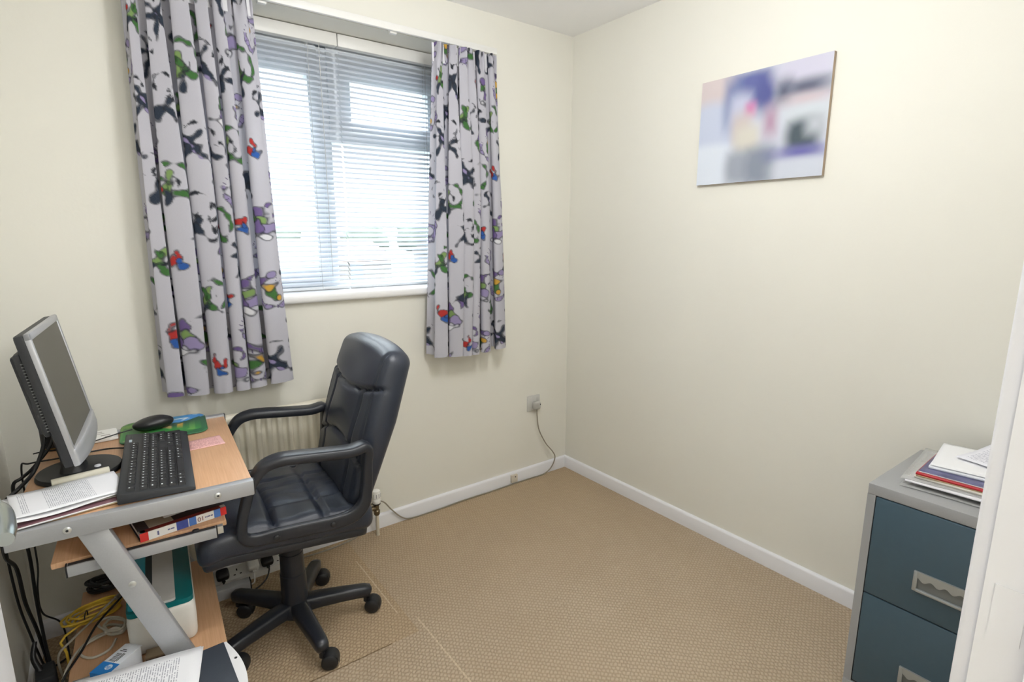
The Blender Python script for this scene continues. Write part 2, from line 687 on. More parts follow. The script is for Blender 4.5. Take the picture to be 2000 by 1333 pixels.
lev.add(s_tube([(0.69, -0.016, 1.030), (0.665, -0.021, 1.030), (0.62, -0.022, 1.029), (0.600, -0.021, 1.028)], [0.009, 0.0095, 0.0095, 0.008], 12))
lo = lev.obj('door_handle', mat('brushed_chrome', (170, 178, 176), 0.25, metal=1.0), d)
lo['label'] = 'chrome lever handle'

# ------------------------------------------------------------------ window
w = bpy.data.objects.new('window_1', None)
COL.objects.link(w)
struct(w, 'white plastic framed window behind two blinds', 'window')
FY0, FY1 = 0.205, 0.265
ML, MR = -1.30, -1.172           # mullion between the two lights
g = G()
fr = 0.05
g.box(WX0, WX0 + fr, FY0, FY1, WZ0, WZ1, bev=0.004).box(WX1 - fr, WX1, FY0, FY1, WZ0, WZ1, bev=0.004)
g.box(WX0, WX1, FY0, FY1, WZ1 - 0.055, WZ1, bev=0.004).box(WX0, WX1, FY0, FY1, WZ0, WZ0 + 0.045, bev=0.004)
g.obj('window_frame', UPVC, w)
one('mullion', s_box(-1.262, -1.208, FY0, FY1, WZ0 + .03, WZ1 - .04, bev=0.004), UPVC, w)
one('transom', s_box(-1.22, WX1 + -0.03, FY0 - .002, FY1, 1.735, 1.79, bev=0.004), UPVC, w)


def sash(name, x0, x1, z0, z1, bx0, bx1, bz0, bz1):
    """casement: outer x0..x1, z0..z1; glass opening bx0..bx1, bz0..bz1"""
    g = G()
    g.box(x0, bx0, FY0 - .012, FY1 - .01, z0, z1, bev=0.005).box(bx1, x1, FY0 - .012, FY1 - .01, z0, z1, bev=0.005)
    g.box(bx0 - .01, bx1 + .01, FY0 - .011, FY1 - .011, bz1, z1, bev=0.005).box(bx0 - .01, bx1 + .01, FY0 - .011, FY1 - .011, z0, bz0, bev=0.005)
    return g.obj(name, UPVC, w)


sash('casement_sash', -1.79, -1.255, 1.13, 2.11, -1.735, -1.30, 1.208, 1.992)
sash('fanlight_sash', -1.215, -0.705, 1.78, 2.11, -1.118, -0.745, 1.832, 1.996)
gl = bpy.data.materials.new('clear_glass')
gl.use_nodes = True
gg = NT(gl)
for n_ in list(gl.node_tree.nodes):
    if n_.type == 'BSDF_PRINCIPLED':
        gl.node_tree.nodes.remove(n_)
tr = gg.n('BsdfTransparent')
tr.inputs['Color'].default_value = (0.96, 0.985, 0.985, 1)
gs = gg.n('BsdfGlossy')
gs.inputs['Roughness'].default_value = 0.02
mx = gg.n('MixShader')
mx.inputs[0].default_value = 0.05
gg.l(tr.outputs[0], mx.inputs[1])
gg.l(gs.outputs[0], mx.inputs[2])
gg.l(mx.outputs[0], gl.node_tree.nodes['Material Output'].inputs['Surface'])
one('pane', s_box(-1.74, -1.295, 0.232, 0.236, 1.20, 2.0), gl, w)
one('pane', s_box(-1.125, -0.74, 0.232, 0.236, 1.825, 2.0), gl, w)
one('pane', s_box(-1.215, -0.70, 0.232, 0.236, 1.12, 1.745), gl, w)
sl = G().box(WX0 - 0.04, WX1 + 0.04, -0.028, 0.0, 1.0755, 1.109, bev=0.012, seg=4).box(WX0, WX1, -0.012, 0.26, 1.078, 1.107)
sl.obj('window_sill', mat('white_sill_board', (240, 240, 240), 0.35, namt=0.01), w)

# venetian blinds: two side by side, 25 mm slats
SLAT = bpy.data.materials.new('white_aluminium_slat')
SLAT.use_nodes = True
gg = NT(SLAT)
pb = SLAT.node_tree.nodes['Principled BSDF']
cn = gg.n('TexNoise')
cn.inputs['Scale'].default_value = 30
gg.l(gg.mix(cn.outputs['Fac'], lin(238, 243, 250), lin(243, 247, 252)), pb.inputs['Base Color'])
pb.inputs['Roughness'].default_value = 0.35
tl = gg.n('BsdfTranslucent')
tl.inputs['Color'].default_value = (*lin(235, 241, 250), 1)
mx = gg.n('MixShader')
mx.inputs[0].default_value = 0.3
gg.l(pb.outputs[0], mx.inputs[1])
gg.l(tl.outputs[0], mx.inputs[2])
gg.l(mx.outputs[0], SLAT.node_tree.nodes['Material Output'].inputs['Surface'])
CORD = mat('blind_cord', (205, 205, 205), 0.7)


def blind(x0, x1, cords, label, wand):
    yb = 0.158
    t = thing('venetian_blind', label, 'blind', ((x0 + x1) / 2, yb, 0), 0, 'white venetian blinds in the window')
    cx = (x0 + x1) / 2
    one('headrail', s_box(x0 - cx, x1 - cx, -0.016, 0.016, WZ1 - 0.052, WZ1 - 0.003, bev=0.003), WHITEP, t)
    one('bottom_rail', s_box(x0 - cx, x1 - cx, -0.013, 0.013, 1.1085, 1.122, bev=0.004), UPVC, t)
    g = G()
    pitch_ = 0.0207
    z = 1.134
    tilt = math.radians(33)
    k = 5
    while z < WZ1 - 0.058:
        V, F = [], []
        for e in (x0 - cx + 0.002, x1 - cx - 0.002):
            for s_ in (1, -1):
                for i in range(k):
                    q = i / (k - 1) * 2 - 1
                    a, b = q * 0.0125, 0.0022 * (1 - q * q) + s_ * 0.00012
                    V.append((e, a * math.cos(tilt) - b * math.sin(tilt), z + a * math.sin(tilt) + b * math.cos(tilt)))
        for s_ in (0, 1):
            for i in range(k - 1):
                a = s_ * k + i
                F.append([a, a + 1, 2 * k + a + 1, 2 * k + a])
        F.append([0, k, 3 * k, 2 * k])
        F.append([k - 1, 2 * k - 1, 4 * k - 1, 3 * k - 1])
        F.append(list(range(k)) + list(range(2 * k - 1, k - 1, -1)))
        F.append([2 * k + i for i in range(k)] + [2 * k + i for i in range(2 * k - 1, k - 1, -1)])
        g.add((np.array(V), F))
        z += pitch_
    g.obj('slats', SLAT, t)
    for c in cords:
        q = G()
        for dy in (-0.0135, 0.0135):
            q.add(s_tube([(c - cx, dy, 1.115), (c - cx, dy, WZ1 - 0.05)], 0.0009, 6, smooth=False))
        q.obj('ladder_cord', CORD, t)
    if wand:
        q = G().add(s_tube([(wand - cx, -0.021, WZ1 - 0.06), (wand - cx, -0.0215, 1.5), (wand - cx, -0.021, 1.165)], 0.0013, 6))
        q.obj('pull_cord', CORD, t)
    return t


blind(-1.825, -1.1835, (-1.70, -1.306), 'white venetian blind over the single tall casement, with pull cord', -1.262)
blind(-1.1805, -0.665, (-0.78,), 'white venetian blind over the small top light and lower pane', None)

# curtain track
t = thing('curtain_track', 'long white curtain track fixed above the window', 'curtain track', (-1.255, -0.02, 2.168))
one('rail', s_box(-0.755, 0.755, -0.016, 0.0, -0.014, 0.014, bev=0.004), WHITEP, t)
for k in (-0.7, -0.25, 0.25, 0.7):
    one('bracket', s_box(k - 0.015, k + 0.015, 0.0, 0.02, -0.02, 0.008, bev=0.002), WHITEP, t)

# ------------------------------------------------------------------ curtains
CURT = vcol_mat('printed_lilac_cotton', rough=0.85, translucent=0.14, spec=0.15)
NAVY, BLK, GRN, LGR, PUR, LPU, RED, BLU, YEL, WHT = (np.array(lin(c)) for c in (
    (38, 50, 66), (34, 38, 46), (62, 112, 52), (128, 158, 92), (112, 92, 146), (152, 140, 182), (186, 48, 42), (40, 92, 170), (206, 160, 58), (226, 226, 230)))
FAB = np.array(lin(196, 195, 204))


def paint(Cc, S, Z, s0, z0, kind, rot, sc):
    """abstract printed splashes, rings and loops in the fabric's palette"""
    near = np.nonzero((np.abs(S - s0) < sc * 1.25) & (np.abs(Z - z0) < sc * 1.25))[0]
    if len(near) == 0:
        return
    a, b = S[near] - s0, Z[near] - z0
    ca, sa = math.cos(rot), math.sin(rot)
    u, v = (a * ca + b * sa) / sc, (-a * sa + b * ca) / sc
    wob = 0.05 * np.sin(9 * u + 4 * v + s0 * 50) + 0.04 * np.sin(13 * v - 6 * u + z0 * 70)

    def put(d, color, line=0.05, fill=True):
        d = d + wob
        if fill:
            k = np.clip(-d / 0.04, 0, 1)[:, None]
            Cc[near] = Cc[near] * (1 - k) + color * k
        if line:
            k = np.clip(1 - np.abs(d) / line, 0, 1)[:, None] * 0.9
            Cc[near] = Cc[near] * (1 - k) + BLK * k

    def ell(cu, cv, ra, rb):
        return (np.sqrt(((u - cu) / ra) ** 2 + ((v - cv) / rb) ** 2) - 1) * min(ra, rb)

    def ring(cu, cv, r, th, a0=-9, a1=9):
        d = np.abs(np.hypot(u - cu, v - cv) - r) - th
        an = np.arctan2(v - cv, u - cu)
        return np.where((an > a0) & (an < a1), d, 1.0)

    def stroke(u0, v0, u1, v1, r0, r1):
        du, dv = u1 - u0, v1 - v0
        tt = np.clip(((u - u0) * du + (v - v0) * dv) / (du * du + dv * dv), 0, 1)
        return np.hypot(u - u0 - tt * du, v - v0 - tt * dv) - (r0 + (r1 - r0) * tt)

    def rungs(cu, cv, r, th):
        an = np.arctan2(v - cv, u - cu)
        q = (np.abs(np.hypot(u - cu, v - cv) - r) < th) & (np.abs(np.sin(an * 9)) < 0.18)
        Cc[near[q]] = PUR * 0.5

    if kind == 0:                       # dark splash with whip-like curls
        put(ring(0.35, 0.35, 0.5, 0.012, -0.4, 2.6), BLK, 0.02)
        put(ring(-0.3, 0.5, 0.33, 0.012, 0.2, 3.1), BLK, 0.02)
        put(stroke(-0.55, 0.62, 0.30, -0.20, 0.05, 0.20), NAVY)
        put(stroke(0.55, 0.50, -0.10, 0.0, 0.04, 0.22), NAVY)
        put(stroke(-0.05, -0.05, -0.42, -0.85, 0.17, 0.05), NAVY)
        put(stroke(0.20, -0.15, 0.72, -0.72, 0.15, 0.06), NAVY)
        put(stroke(-0.72, 0.05, -0.15, 0.12, 0.04, 0.10), NAVY)
        put(stroke(-0.30, 0.30, 0.1, -0.05, 0.012, 0.03), LPU, 0)
        put(stroke(0.12, -0.30, 0.45, -0.62, 0.010, 0.02), LPU, 0)
    elif kind == 1:                     # green crescent and leaves
        put(ring(0.1, 0.15, 0.66, 0.06, -1.0, 2.0), GRN)
        put(stroke(-0.05, 0.45, -0.25, -0.25, 0.10, 0.20), LGR)
        put(stroke(-0.45, 0.35, -0.15, 0.10, 0.04, 0.12), GRN)
        put(stroke(0.0, -0.30, 0.50, -0.52, 0.16, 0.07), GRN)
        put(stroke(-0.22, -0.35, -0.38, -0.80, 0.13, 0.07), NAVY)
        put(stroke(-0.18, 0.30, -0.20, -0.2, 0.01, 0.015), GRN * 0.5, 0)
        put(ring(-0.05, 0.05, 0.28, 0.012, -2, 1.2), BLK, 0.02)
        put(ell(-0.5, -0.1, 0.06, 0.10), RED)
    elif kind == 2:                     # lilac hoops
        put(ring(0.0, 0.1, 0.62, 0.10, -2.9, 0.9), LPU)
        rungs(0.0, 0.1, 0.62, 0.10)
        put(ring(0.2, -0.25, 0.40, 0.07, -1.2, 3.0), LPU)
        rungs(0.2, -0.25, 0.40, 0.07)
        put(ell(-0.05, -0.65, 0.07, 0.16), PUR)
    elif kind == 3:                     # red and blue splash
        put(ell(0.0, 0.06, 0.30, 0.24), RED)
        put(ell(0.28, -0.30, 0.30, 0.20), BLU)
        put(ell(-0.36, 0.32, 0.10, 0.20), RED)
        put(ell(0.36, 0.26, 0.13, 0.24), RED)
        put(ell(0.26, -0.04, 0.12, 0.12), BLU)
    elif kind == 4:                     # purple, green and grey cloud
        put(ring(0.45, 0.5, 0.26, 0.03, -1.5, 2.8), PUR)
        put(ell(-0.1, 0.38, 0.30, 0.22), PUR)
        put(ell(0.02, 0.0, 0.34, 0.20), LGR)
        put(ell(0.26, -0.30, 0.42, 0.24), LPU)
        put(ell(-0.20, -0.32, 0.20, 0.30), PUR)
        put(ell(-0.06, -0.66, 0.44, 0.12), WHT)
        put(ell(-0.42, 0.12, 0.13, 0.20), GRN)
    elif kind == 5:                     # pale loops above a dark drop
        put(ring(-0.2, 0.55, 0.42, 0.010), BLK, 0.02)
        put(ring(0.2, 0.45, 0.36, 0.010, -2.4, 2.0), BLK, 0.02)
        put(ring(0.1, 0.2, 0.2, 0.012), BLK, 0.02)
        put(stroke(0.10, 0.0, -0.20, -0.62, 0.10, 0.22), NAVY)
        put(stroke(0.0, -0.25, 0.62, -0.48, 0.13, 0.05), NAVY)
        put(stroke(0.30, 0.20, 0.70, -0.15, 0.03, 0.015), BLK, 0.02)
        put(ring(0.55, -0.2, 0.3, 0.014, -1.6, 1.3), BLK, 0.02)
    elif kind == 6:                     # green and yellow drop inside a lilac hoop
        put(ring(0.05, -0.15, 0.62, 0.075, -3.0, 0.3), LPU)
        rungs(0.05, -0.15, 0.62, 0.075)
        put(ell(0.0, -0.12, 0.22, 0.30), GRN)
        put(ell(0.02, 0.18, 0.24, 0.16), YEL)
        put(ell(0.2, -0.42, 0.09, 0.12), YEL)
        put(ell(-0.2, 0.55, 0.32, 0.15), PUR)
        put(ell(0.25, 0.62, 0.22, 0.12), LPU)


def curtain(name, label, xl_top, xr_top, xl_bot, xr_bot, z_top, z_bot, folds, seed, swing, pat=(0.21, 0.25)):
    r_ = np.random.default_rng(seed)
    Wm = max(abs(xr_bot - xl_bot), abs(xr_top - xl_top))
    Sl = Wm * 1.95
    ns, nz = int(Sl / 0.0019), int((z_top - z_bot) / 0.0032)
    s = np.linspace(0, 1, ns + 1)
    q = np.linspace(0, 1, nz + 1)                   # 0 top .. 1 bottom
    Sg, Q = np.meshgrid(s, q)
    # fold phase with unequal fold widths
    knots = np.concatenate([[0], np.cumsum(r_.uniform(0.65, 1.4, folds))])
    knots /= knots[-1]
    ph = np.interp(Sg + 0.010 * np.sin(3 * Q + 6 * Sg), knots, np.arange(folds + 1)) * 2 * PI
    ampk = r_.uniform(0.75, 1.2, folds + 1)
    amp = np.interp(Sg, knots, ampk) * (1 + 0.25 * np.sin(7 * Sg + 3 * Q + seed))
    grow = np.clip(0.42 + 1.2 * Q, 0, 1.0)
    A = 0.032 * amp * grow
    head = np.exp(-(Q * (z_top - z_bot) / 0.075) ** 2)
    y = A * np.cos(ph) + 0.006 * np.sin(2 * ph + 5 * Sg + 2 * Q) * grow
    y += 0.009 * head * np.sin(2 * PI * folds * 3.3 * Sg)
    xl = xl_top + (xl_bot - xl_top) * Q + swing[0] * np.sin(PI * Q)
    xr = xr_top + (xr_bot - xr_top) * Q + swing[1] * np.sin(PI * Q)
    x = xl + (xr - xl) * Sg + 0.70 * A * np.sin(2 * ph) * np.clip(4 * Sg * (1 - Sg) * 3, 0, 1)
    z = z_top + (z_bot - z_top) * Q + 0.004 * np.cos(ph) * Q
    z -= 0.018 * (1 - np.abs(2 * Sg - 1)) * Q
    V = np.stack([x, y, z], -1).reshape(-1, 3)
    nv = len(V)
    col = np.tile(FAB, (nv, 1))
    # the print lies on the cloth: measure along the folded cloth at mid height
    xm, ym = x[nz // 2], y[nz // 2]
    arc = np.concatenate([[0], np.cumsum(np.hypot(np.diff(xm), np.diff(ym)))])
    Sl = arc[-1]
    Sm, Zm = np.tile(arc, nz + 1), (-Q * (z_top - z_bot)).ravel()
    kinds = [4, 0, 1, 5, 3, 6, 2, 0, 1]
    rows = int((z_top - z_bot) / pat[1] * 2) + 2
    cols = int(Sl / pat[0]) + 2
    for j in range(rows):
        for i in range(cols):
            s0 = (i + 0.5 * (j % 2)) * pat[0] + r_.uniform(-.014, .014) - 0.02
            z0 = -j * pat[1] * 0.5 - 0.02 + r_.uniform(-.012, .012)
            k = kinds[(j * 2 + i * 5 + (j // 2)) % len(kinds)]
            sc = 0.082 if k not in (3,) else 0.064
            paint(col, Sm, Zm, s0, z0, k, r_.uniform(-0.5, 0.5), sc * r_.uniform(0.92, 1.1))
    me = bpy.data.meshes.new(name)
    n = ns + 1
    ii, jj = np.meshgrid(np.arange(ns), np.arange(nz))
    a = (jj * n + ii).ravel()
    quads = np.stack([a, a + 1, a + n + 1, a + n], -1)
    me.vertices.add(nv)
    me.vertices.foreach_set('co', V.ravel().astype(np.float32))
    me.loops.add(quads.size)
    me.loops.foreach_set('vertex_index', quads.ravel().astype(np.int32))
    me.polygons.add(len(quads))
    me.polygons.foreach_set('loop_start', (np.arange(len(quads)) * 4).astype(np.int32))
    me.polygons.foreach_set('use_smooth', np.ones(len(quads), bool))
    me.update(calc_edges=True)
    ca_ = me.color_attributes.new('print', 'FLOAT_COLOR', 'POINT')
    ca_.data.foreach_set('color', np.concatenate([col, np.ones((nv, 1))], 1).ravel().astype(np.float32))
    me.materials.append(CURT)
    me.validate()
    o = bpy.data.objects.new('curtain', me)
    COL.objects.link(o)
    return o


def hang(label, loc_y, *a, **k):
    t = thing('curtain', label, 'curtain', (0, loc_y, 0), 0, 'printed curtains at the window')
    c = curtain('drape', label, *a, **k)
    c.name = 'drape'
    c.parent = t
    return t, c


t, c = hang('wider patterned lilac-grey curtain above the desk and radiator', -0.075, -1.925, -1.552, -1.945, -1.505, 2.16, 0.80, 6, 11, (0.0, 0.0))
one('heading_tape', s_box(-1.925, -1.552, 0.010, 0.016, 2.08, 2.158), mat('white_tape', (225, 225, 228), 0.8), t)
t, c = hang('narrower patterned lilac-grey curtain nearest the bare room corner', -0.075, -0.855, -0.535, -0.912, -0.482, 2.135, 0.80, 6, 23, (0.0, 0.01))
one('heading_tape', s_box(-0.855, -0.535, 0.010, 0.016, 2.06, 2.133), MATS['white_tape'], t)

# ------------------------------------------------------------------ picture panel
def blob_panel():
    Y0, Y1, Z0, Z1 = -1.306, -0.800, 1.547, 1.949
    ny, nz = 110, 90
    yy, zz = np.meshgrid(np.linspace(0, 1, ny + 1), np.linspace(0, 1, nz + 1))   # u: 0 at the window end
    col = np.tile(np.array(lin(206, 210, 222)), (yy.size, 1))
    u, v = yy.ravel(), zz.ravel()

    def blob(c, cu, cv, ru, rv, soft=0.12, k=1.0):
        d = np.maximum(np.abs(u - cu) / ru, np.abs(v - cv) / rv)
        d2 = np.hypot((u - cu) / ru, (v - cv) / rv)
        d = 0.5 * d + 0.5 * d2
        a = np.clip((1 + soft / min(ru, rv) * 0.5 - d) / (soft / min(ru, rv)), 0, 1)
        a = (a * a * (3 - 2 * a) * k)[:, None]
        col[:] = col * (1 - a) + np.array(lin(c)) * a
    blob((216, 203, 203), 0.10, 0.88, 0.22, 0.22)
    blob((200, 208, 228), 0.10, 0.45, 0.24, 0.34)
    blob((222, 229, 240), 0.10, 0.15, 0.26, 0.24)
    blob((96, 104, 162), 0.43, 0.84, 0.15, 0.16)
    blob((120, 132, 176), 0.28, 0.76, 0.07, 0.22)
    blob((84, 90, 150), 0.55, 0.78, 0.07, 0.16)
    blob((196, 200, 222), 0.35, 0.68, 0.09, 0.14)
    blob((208, 120, 176), 0.43, 0.66, 0.04, 0.06, 0.08)
    blob((208, 196, 192), 0.37, 0.50, 0.08, 0.14)
    blob((216, 212, 200), 0.42, 0.38, 0.10, 0.14)
    blob((182, 150, 172), 0.60, 0.52, 0.05, 0.12, 0.1)
    blob((160, 166, 178), 0.36, 0.14, 0.11, 0.16)
    blob((138, 146, 160), 0.54, 0.14, 0.12, 0.18)
    blob((206, 204, 222), 0.82, 0.92, 0.20, 0.12)
    blob((80, 88, 112), 0.68, 0.76, 0.05, 0.09)
    blob((96, 100, 122), 0.84, 0.76, 0.16, 0.07)
    blob((206, 190, 196), 0.85, 0.66, 0.14, 0.05)
    blob((206, 214, 220), 0.86, 0.54, 0.16, 0.08)
    blob((74, 88, 96), 0.84, 0.36, 0.12, 0.14)
    blob((190, 196, 204), 0.92, 0.44, 0.06, 0.08)
    blob((104, 102, 172), 0.84, 0.22, 0.17, 0.05)
    blob((206, 212, 224), 0.84, 0.08, 0.18, 0.08)
    V = [(0, Y1 + (Y0 - Y1) * a, Z0 + (Z1 - Z0) * b) for a, b in zip(u, v)]
    n = ny + 1
    F = [[j * n + i, j * n + i + 1, (j + 1) * n + i + 1, (j + 1) * n + i] for j in range(nz) for i in range(ny)]
    t = thing('picture_panel', 'frameless photo panel with blurred blue, grey and pink patches', 'picture', (-0.017, 0, 0))
    me = bpy.data.meshes.new('print_face')
    me.from_pydata(V, [], F)
    ca_ = me.color_attributes.new('print', 'FLOAT_COLOR', 'POINT')
    ca_.data.foreach_set('color', np.concatenate([col, np.ones((len(V), 1))], 1).ravel().astype(np.float32))
    me.materials.append(vcol_mat('glossy_print', 0.25, spec=0.5))
    o = bpy.data.objects.new('print_face', me)
    COL.objects.link(o)
    o.parent = t
    one('backing_board', s_box(0.0004, 0.016, Y0, Y1, Z0, Z1), mat('board_edge', (178, 160, 140), 0.7), t)


blob_panel()

# ------------------------------------------------------------------ wall socket, plug and lead
t = thing('wall_socket', 'grey single socket on the wall near the corner', 'socket', (-0.247, 0, 0.434))
one('face_plate', s_box(-0.043, 0.043, -0.009, 0, -0.043, 0.043, bev=0.003), mat('aged_white_plastic', (206, 205, 200), 0.4), t)
one('rocker_switch', s_box(0.018, 0.030, -0.012, -0.008, 0.012, 0.030, bev=0.002), MATS['aged_white_plastic'], t)
t = thing('power_plug', 'grey three-pin plug in the wall socket with a trailing lead', 'plug', (-0.240, -0.0095, 0.424))
one('plug_body', xf(s_rbox(0.046, 0.030, 0.044, 0.011, (8, 6, 8)), T(0, -0.0155, 0)), mat('grey_plug_plastic', (178, 177, 172), 0.45), t)
one('pin_mark', s_box(0.012, 0.016, -0.0325, -0.030, 0.004, 0.010), DARKP, t)
lead = G()
lead.add(s_tube([(-0.240, -0.027, 0.402), (-0.238, -0.028, 0.36), (-0.225, -0.03, 0.28), (-0.175, -0.03, 0.19), (-0.120, -0.028, 0.125), (-0.105, -0.030, 0.085), (-0.135, -0.032, 0.035),
                 (-0.185, -0.026, 0.006), (-0.28, -0.022, 0.0045), (-0.40, -0.021, 0.004), (-0.55, -0.022, 0.004), (-0.72, -0.022, 0.006), (-0.85, -0.024, 0.004),
                 (-1.0, -0.022, 0.004), (-1.055, -0.022, 0.022), (-1.105, -0.024, 0.075), (-1.15, -0.030, 0.135), (-1.185, -0.026, 0.145), (-1.225, -0.024, 0.125), (-1.245, -0.026, 0.07), (-1.275, -0.03, 0.012),
                 (-1.36, -0.045, 0.004), (-1.45, -0.05, 0.004), (-1.530, -0.045, 0.006), (-1.548, -0.045, 0.02)], 0.0032, 8))
tag(lead.obj('extension_lead', mat('grey_brown_lead', (150, 142, 126), 0.5)), 'grey lead hanging from the wall plug and running along the skirting', 'cord')
t = thing('telephone_socket', 'small white telephone socket fixed to the skirting board', 'socket', (-0.392, -0.0145, 0.036))
one('socket_box', s_box(-0.021, 0.021, -0.014, 0, -0.022, 0.022, bev=0.003), mat('ivory_plastic', (214, 206, 190), 0.45), t)
one('jack_hole', xf(s_lathe([(0.0035, 0), (0.0035, 0.0006)], 14), T(0.004, -0.0139, 0.010) @ R(PI / 2, 'X')), BLACKP, t)

# ------------------------------------------------------------------ radiator
RX0, RX1, RZ0, RZ1 = -1.93, -1.235, 0.135, 0.69
t = thing('radiator', 'cream ribbed panel radiator on the wall behind the chair', 'radiator', ((RX0 + RX1) / 2, 0, 0))
cx = (RX0 + RX1) / 2
RAD = mat('cream_radiator_enamel', (228, 222, 204), 0.35, namt=0.015)
g = G()
nx_, nz_ = 280, 24
us = np.linspace(RX0 - cx, RX1 - cx, nx_ + 1)
zs = np.linspace(RZ0, RZ1, nz_ + 1)
zs = RZ0 + (RZ1 - RZ0) * (0.5 - 0.5 * np.cos(np.linspace(0, PI, nz_ + 1)))
V, F = [], []
for z in zs:
    ez = min(z - RZ0, RZ1 - z)
    for u_ in us:
        ex = min(u_ - us[0], us[-1] - u_)
        m_ = min(1, max(0, (ez - 0.028) / 0.018)) * min(1, max(0, (ex - 0.028) / 0.012))
        rib = 0.5 + 0.5 * math.tanh(3.0 * math.cos(2 * PI * u_ / 0.0385))
        edge = 0.010 * (1 - min(1, ez / 0.008)) + 0.010 * (1 - min(1, ex / 0.008))
        V.append((u_, -0.098 + 0.015 * m_ * (1 - rib) + min(0.012, edge), z))
n = nx_ + 1
for j in range(nz_):
    for i in range(nx_):
        F.append([j * n + i, j * n + i + 1, (j + 1) * n + i + 1, (j + 1) * n + i])
b0 = len(V)
ring_ = [i for i in range(n)] + [(k + 1) * n - 1 for k in range(1, nz_ + 1)] + [nz_ * n + i for i in range(nx_ - 1, -1, -1)] + [k * n for k in range(nz_ - 1, 0, -1)]
for i in ring_:
    V.append((V[i][0], -0.074, V[i][2]))
m_ = len(ring_)
F += [[ring_[k], ring_[(k + 1) % m_], b0 + (k + 1) % m_, b0 + k] for k in range(m_)]
F.append([b0 + k for k in range(m_)][::-1])
g.add((np.array(V), F))
g.obj('front_panel', RAD, t, sharp=60)
g = G().box(RX0 - cx + .02, RX1 - cx - .02, -0.05, -0.026, RZ0 + .01, RZ1 - .015, bev=0.006)
for k in (-0.25, 0.0, 0.25):
    g.box(k - .02, k + .02, -0.028, -0.0005, 0.2, 0.6)
g.box(RX0 - cx + .05, RX1 - cx - .05, -0.075, -0.045, 0.2, 0.62)
g.obj('back_panel', RAD, t)
v = thing('radiator_valve', 'white thermostatic radiator valve on its brass fitting beside the skirting', 'valve', (-1.197, -0.062, 0))
head = xf(s_lathe([(0.0165, 0), (0.0185, 0.004), (0.0185, 0.020), (0.016, 0.024), (0.0195, 0.027), (0.0195, 0.052), (0.017, 0.060), (0.010, 0.063)], 24), T(0, 0, 0.158))
one('thermostat_head', head, WHITEP, v)
g = G()
for k in range(10):
    a = 2 * PI * k / 10
    g.box(0.0185 * math.cos(a) - .0016, 0.0185 * math.cos(a) + .0016, 0.0185 * math.sin(a) - .0016, 0.0185 * math.sin(a) + .0016, 0.188, 0.206)
g.obj('grip_ribs', mat('grey_rib_plastic', (150, 150, 150), 0.5), v)
BRASS = mat('tarnished_fitting', (120, 108, 86), 0.35, metal=0.8, nscale=90, namt=0.2)
g = G().add(s_lathe([(0.012, 0.152), (0.018, 0.153), (0.018, 0.158)], 20), 1).add(s_lathe([(0.010, 0.10), (0.013, 0.104), (0.014, 0.122), (0.010, 0.126), (0.011, 0.152)], 20))
g.add(xf(s_lathe([(0.009, 0), (0.011, 0.006), (0.011, 0.03)], 16), T(-0.004, 0, 0.135) @ R(-PI / 2, 'Y')))
g.obj('valve_body', [BRASS, BLACKP], v)
one('supply_pipe', s_lathe([(0.0075, -0.001), (0.0075, 0.104)], 16), mat('painted_pipe', (214, 206, 188), 0.5), v)

# ------------------------------------------------------------------ power strip with plugs
px0, px1 = -1.875, -1.575
ps = thing('power_strip', 'white multi-way power strip lying along the skirting under the radiator', 'power strip', ((px0 + px1) / 2, -0.040, 0.0))
pc = (px0 + px1) / 2
prof = [(-0.030, 0.0), (0.022, 0.0), (0.022, 0.052), (0.010, 0.052), (-0.030, 0.026)]
V = [(x, y, z) for x in (px0 - pc, px1 - pc) for y, z in prof]
F = [[i, (i + 1) % 5, 5 + (i + 1) % 5, 5 + i] for i in range(5)] + [list(range(5)), list(range(5, 10))[::-1]]
one('strip_body', (np.array(V), F), WHITEP, ps)
fa = math.atan2(0.026, 0.040)                    # slope of the socket face
def on_face(x, lift=0.0):
    return T(x - pc, -0.010, 0.039) @ R(fa, 'X') @ T(0, 0, lift)
for x in (-1.828, -1.776, -1.720, -1.667, -1.616):
    g = G()
    for dx, dy, a, b in ((0, 0.011, 0.0022, 0.0042), (-0.0108, -0.008, 0.0036, 0.0018), (0.0108, -0.008, 0.0036, 0.0018)):
        g.add(xf(s_box(dx - a, dx + a, dy - b, dy + b, 0, 0.0006), on_face(x)))
    g.obj('socket_holes', BLACKP, ps)
plugs = ((-1.828, BLACKP, 'black plug in the power strip beside the desk shelf', 'black'),
         (-1.720, WHITEP, 'white plug in the middle of the power strip', 'white'),
         (-1.667, BLACKP, 'rounded black plug in the power strip beside the chair column', 'black'))
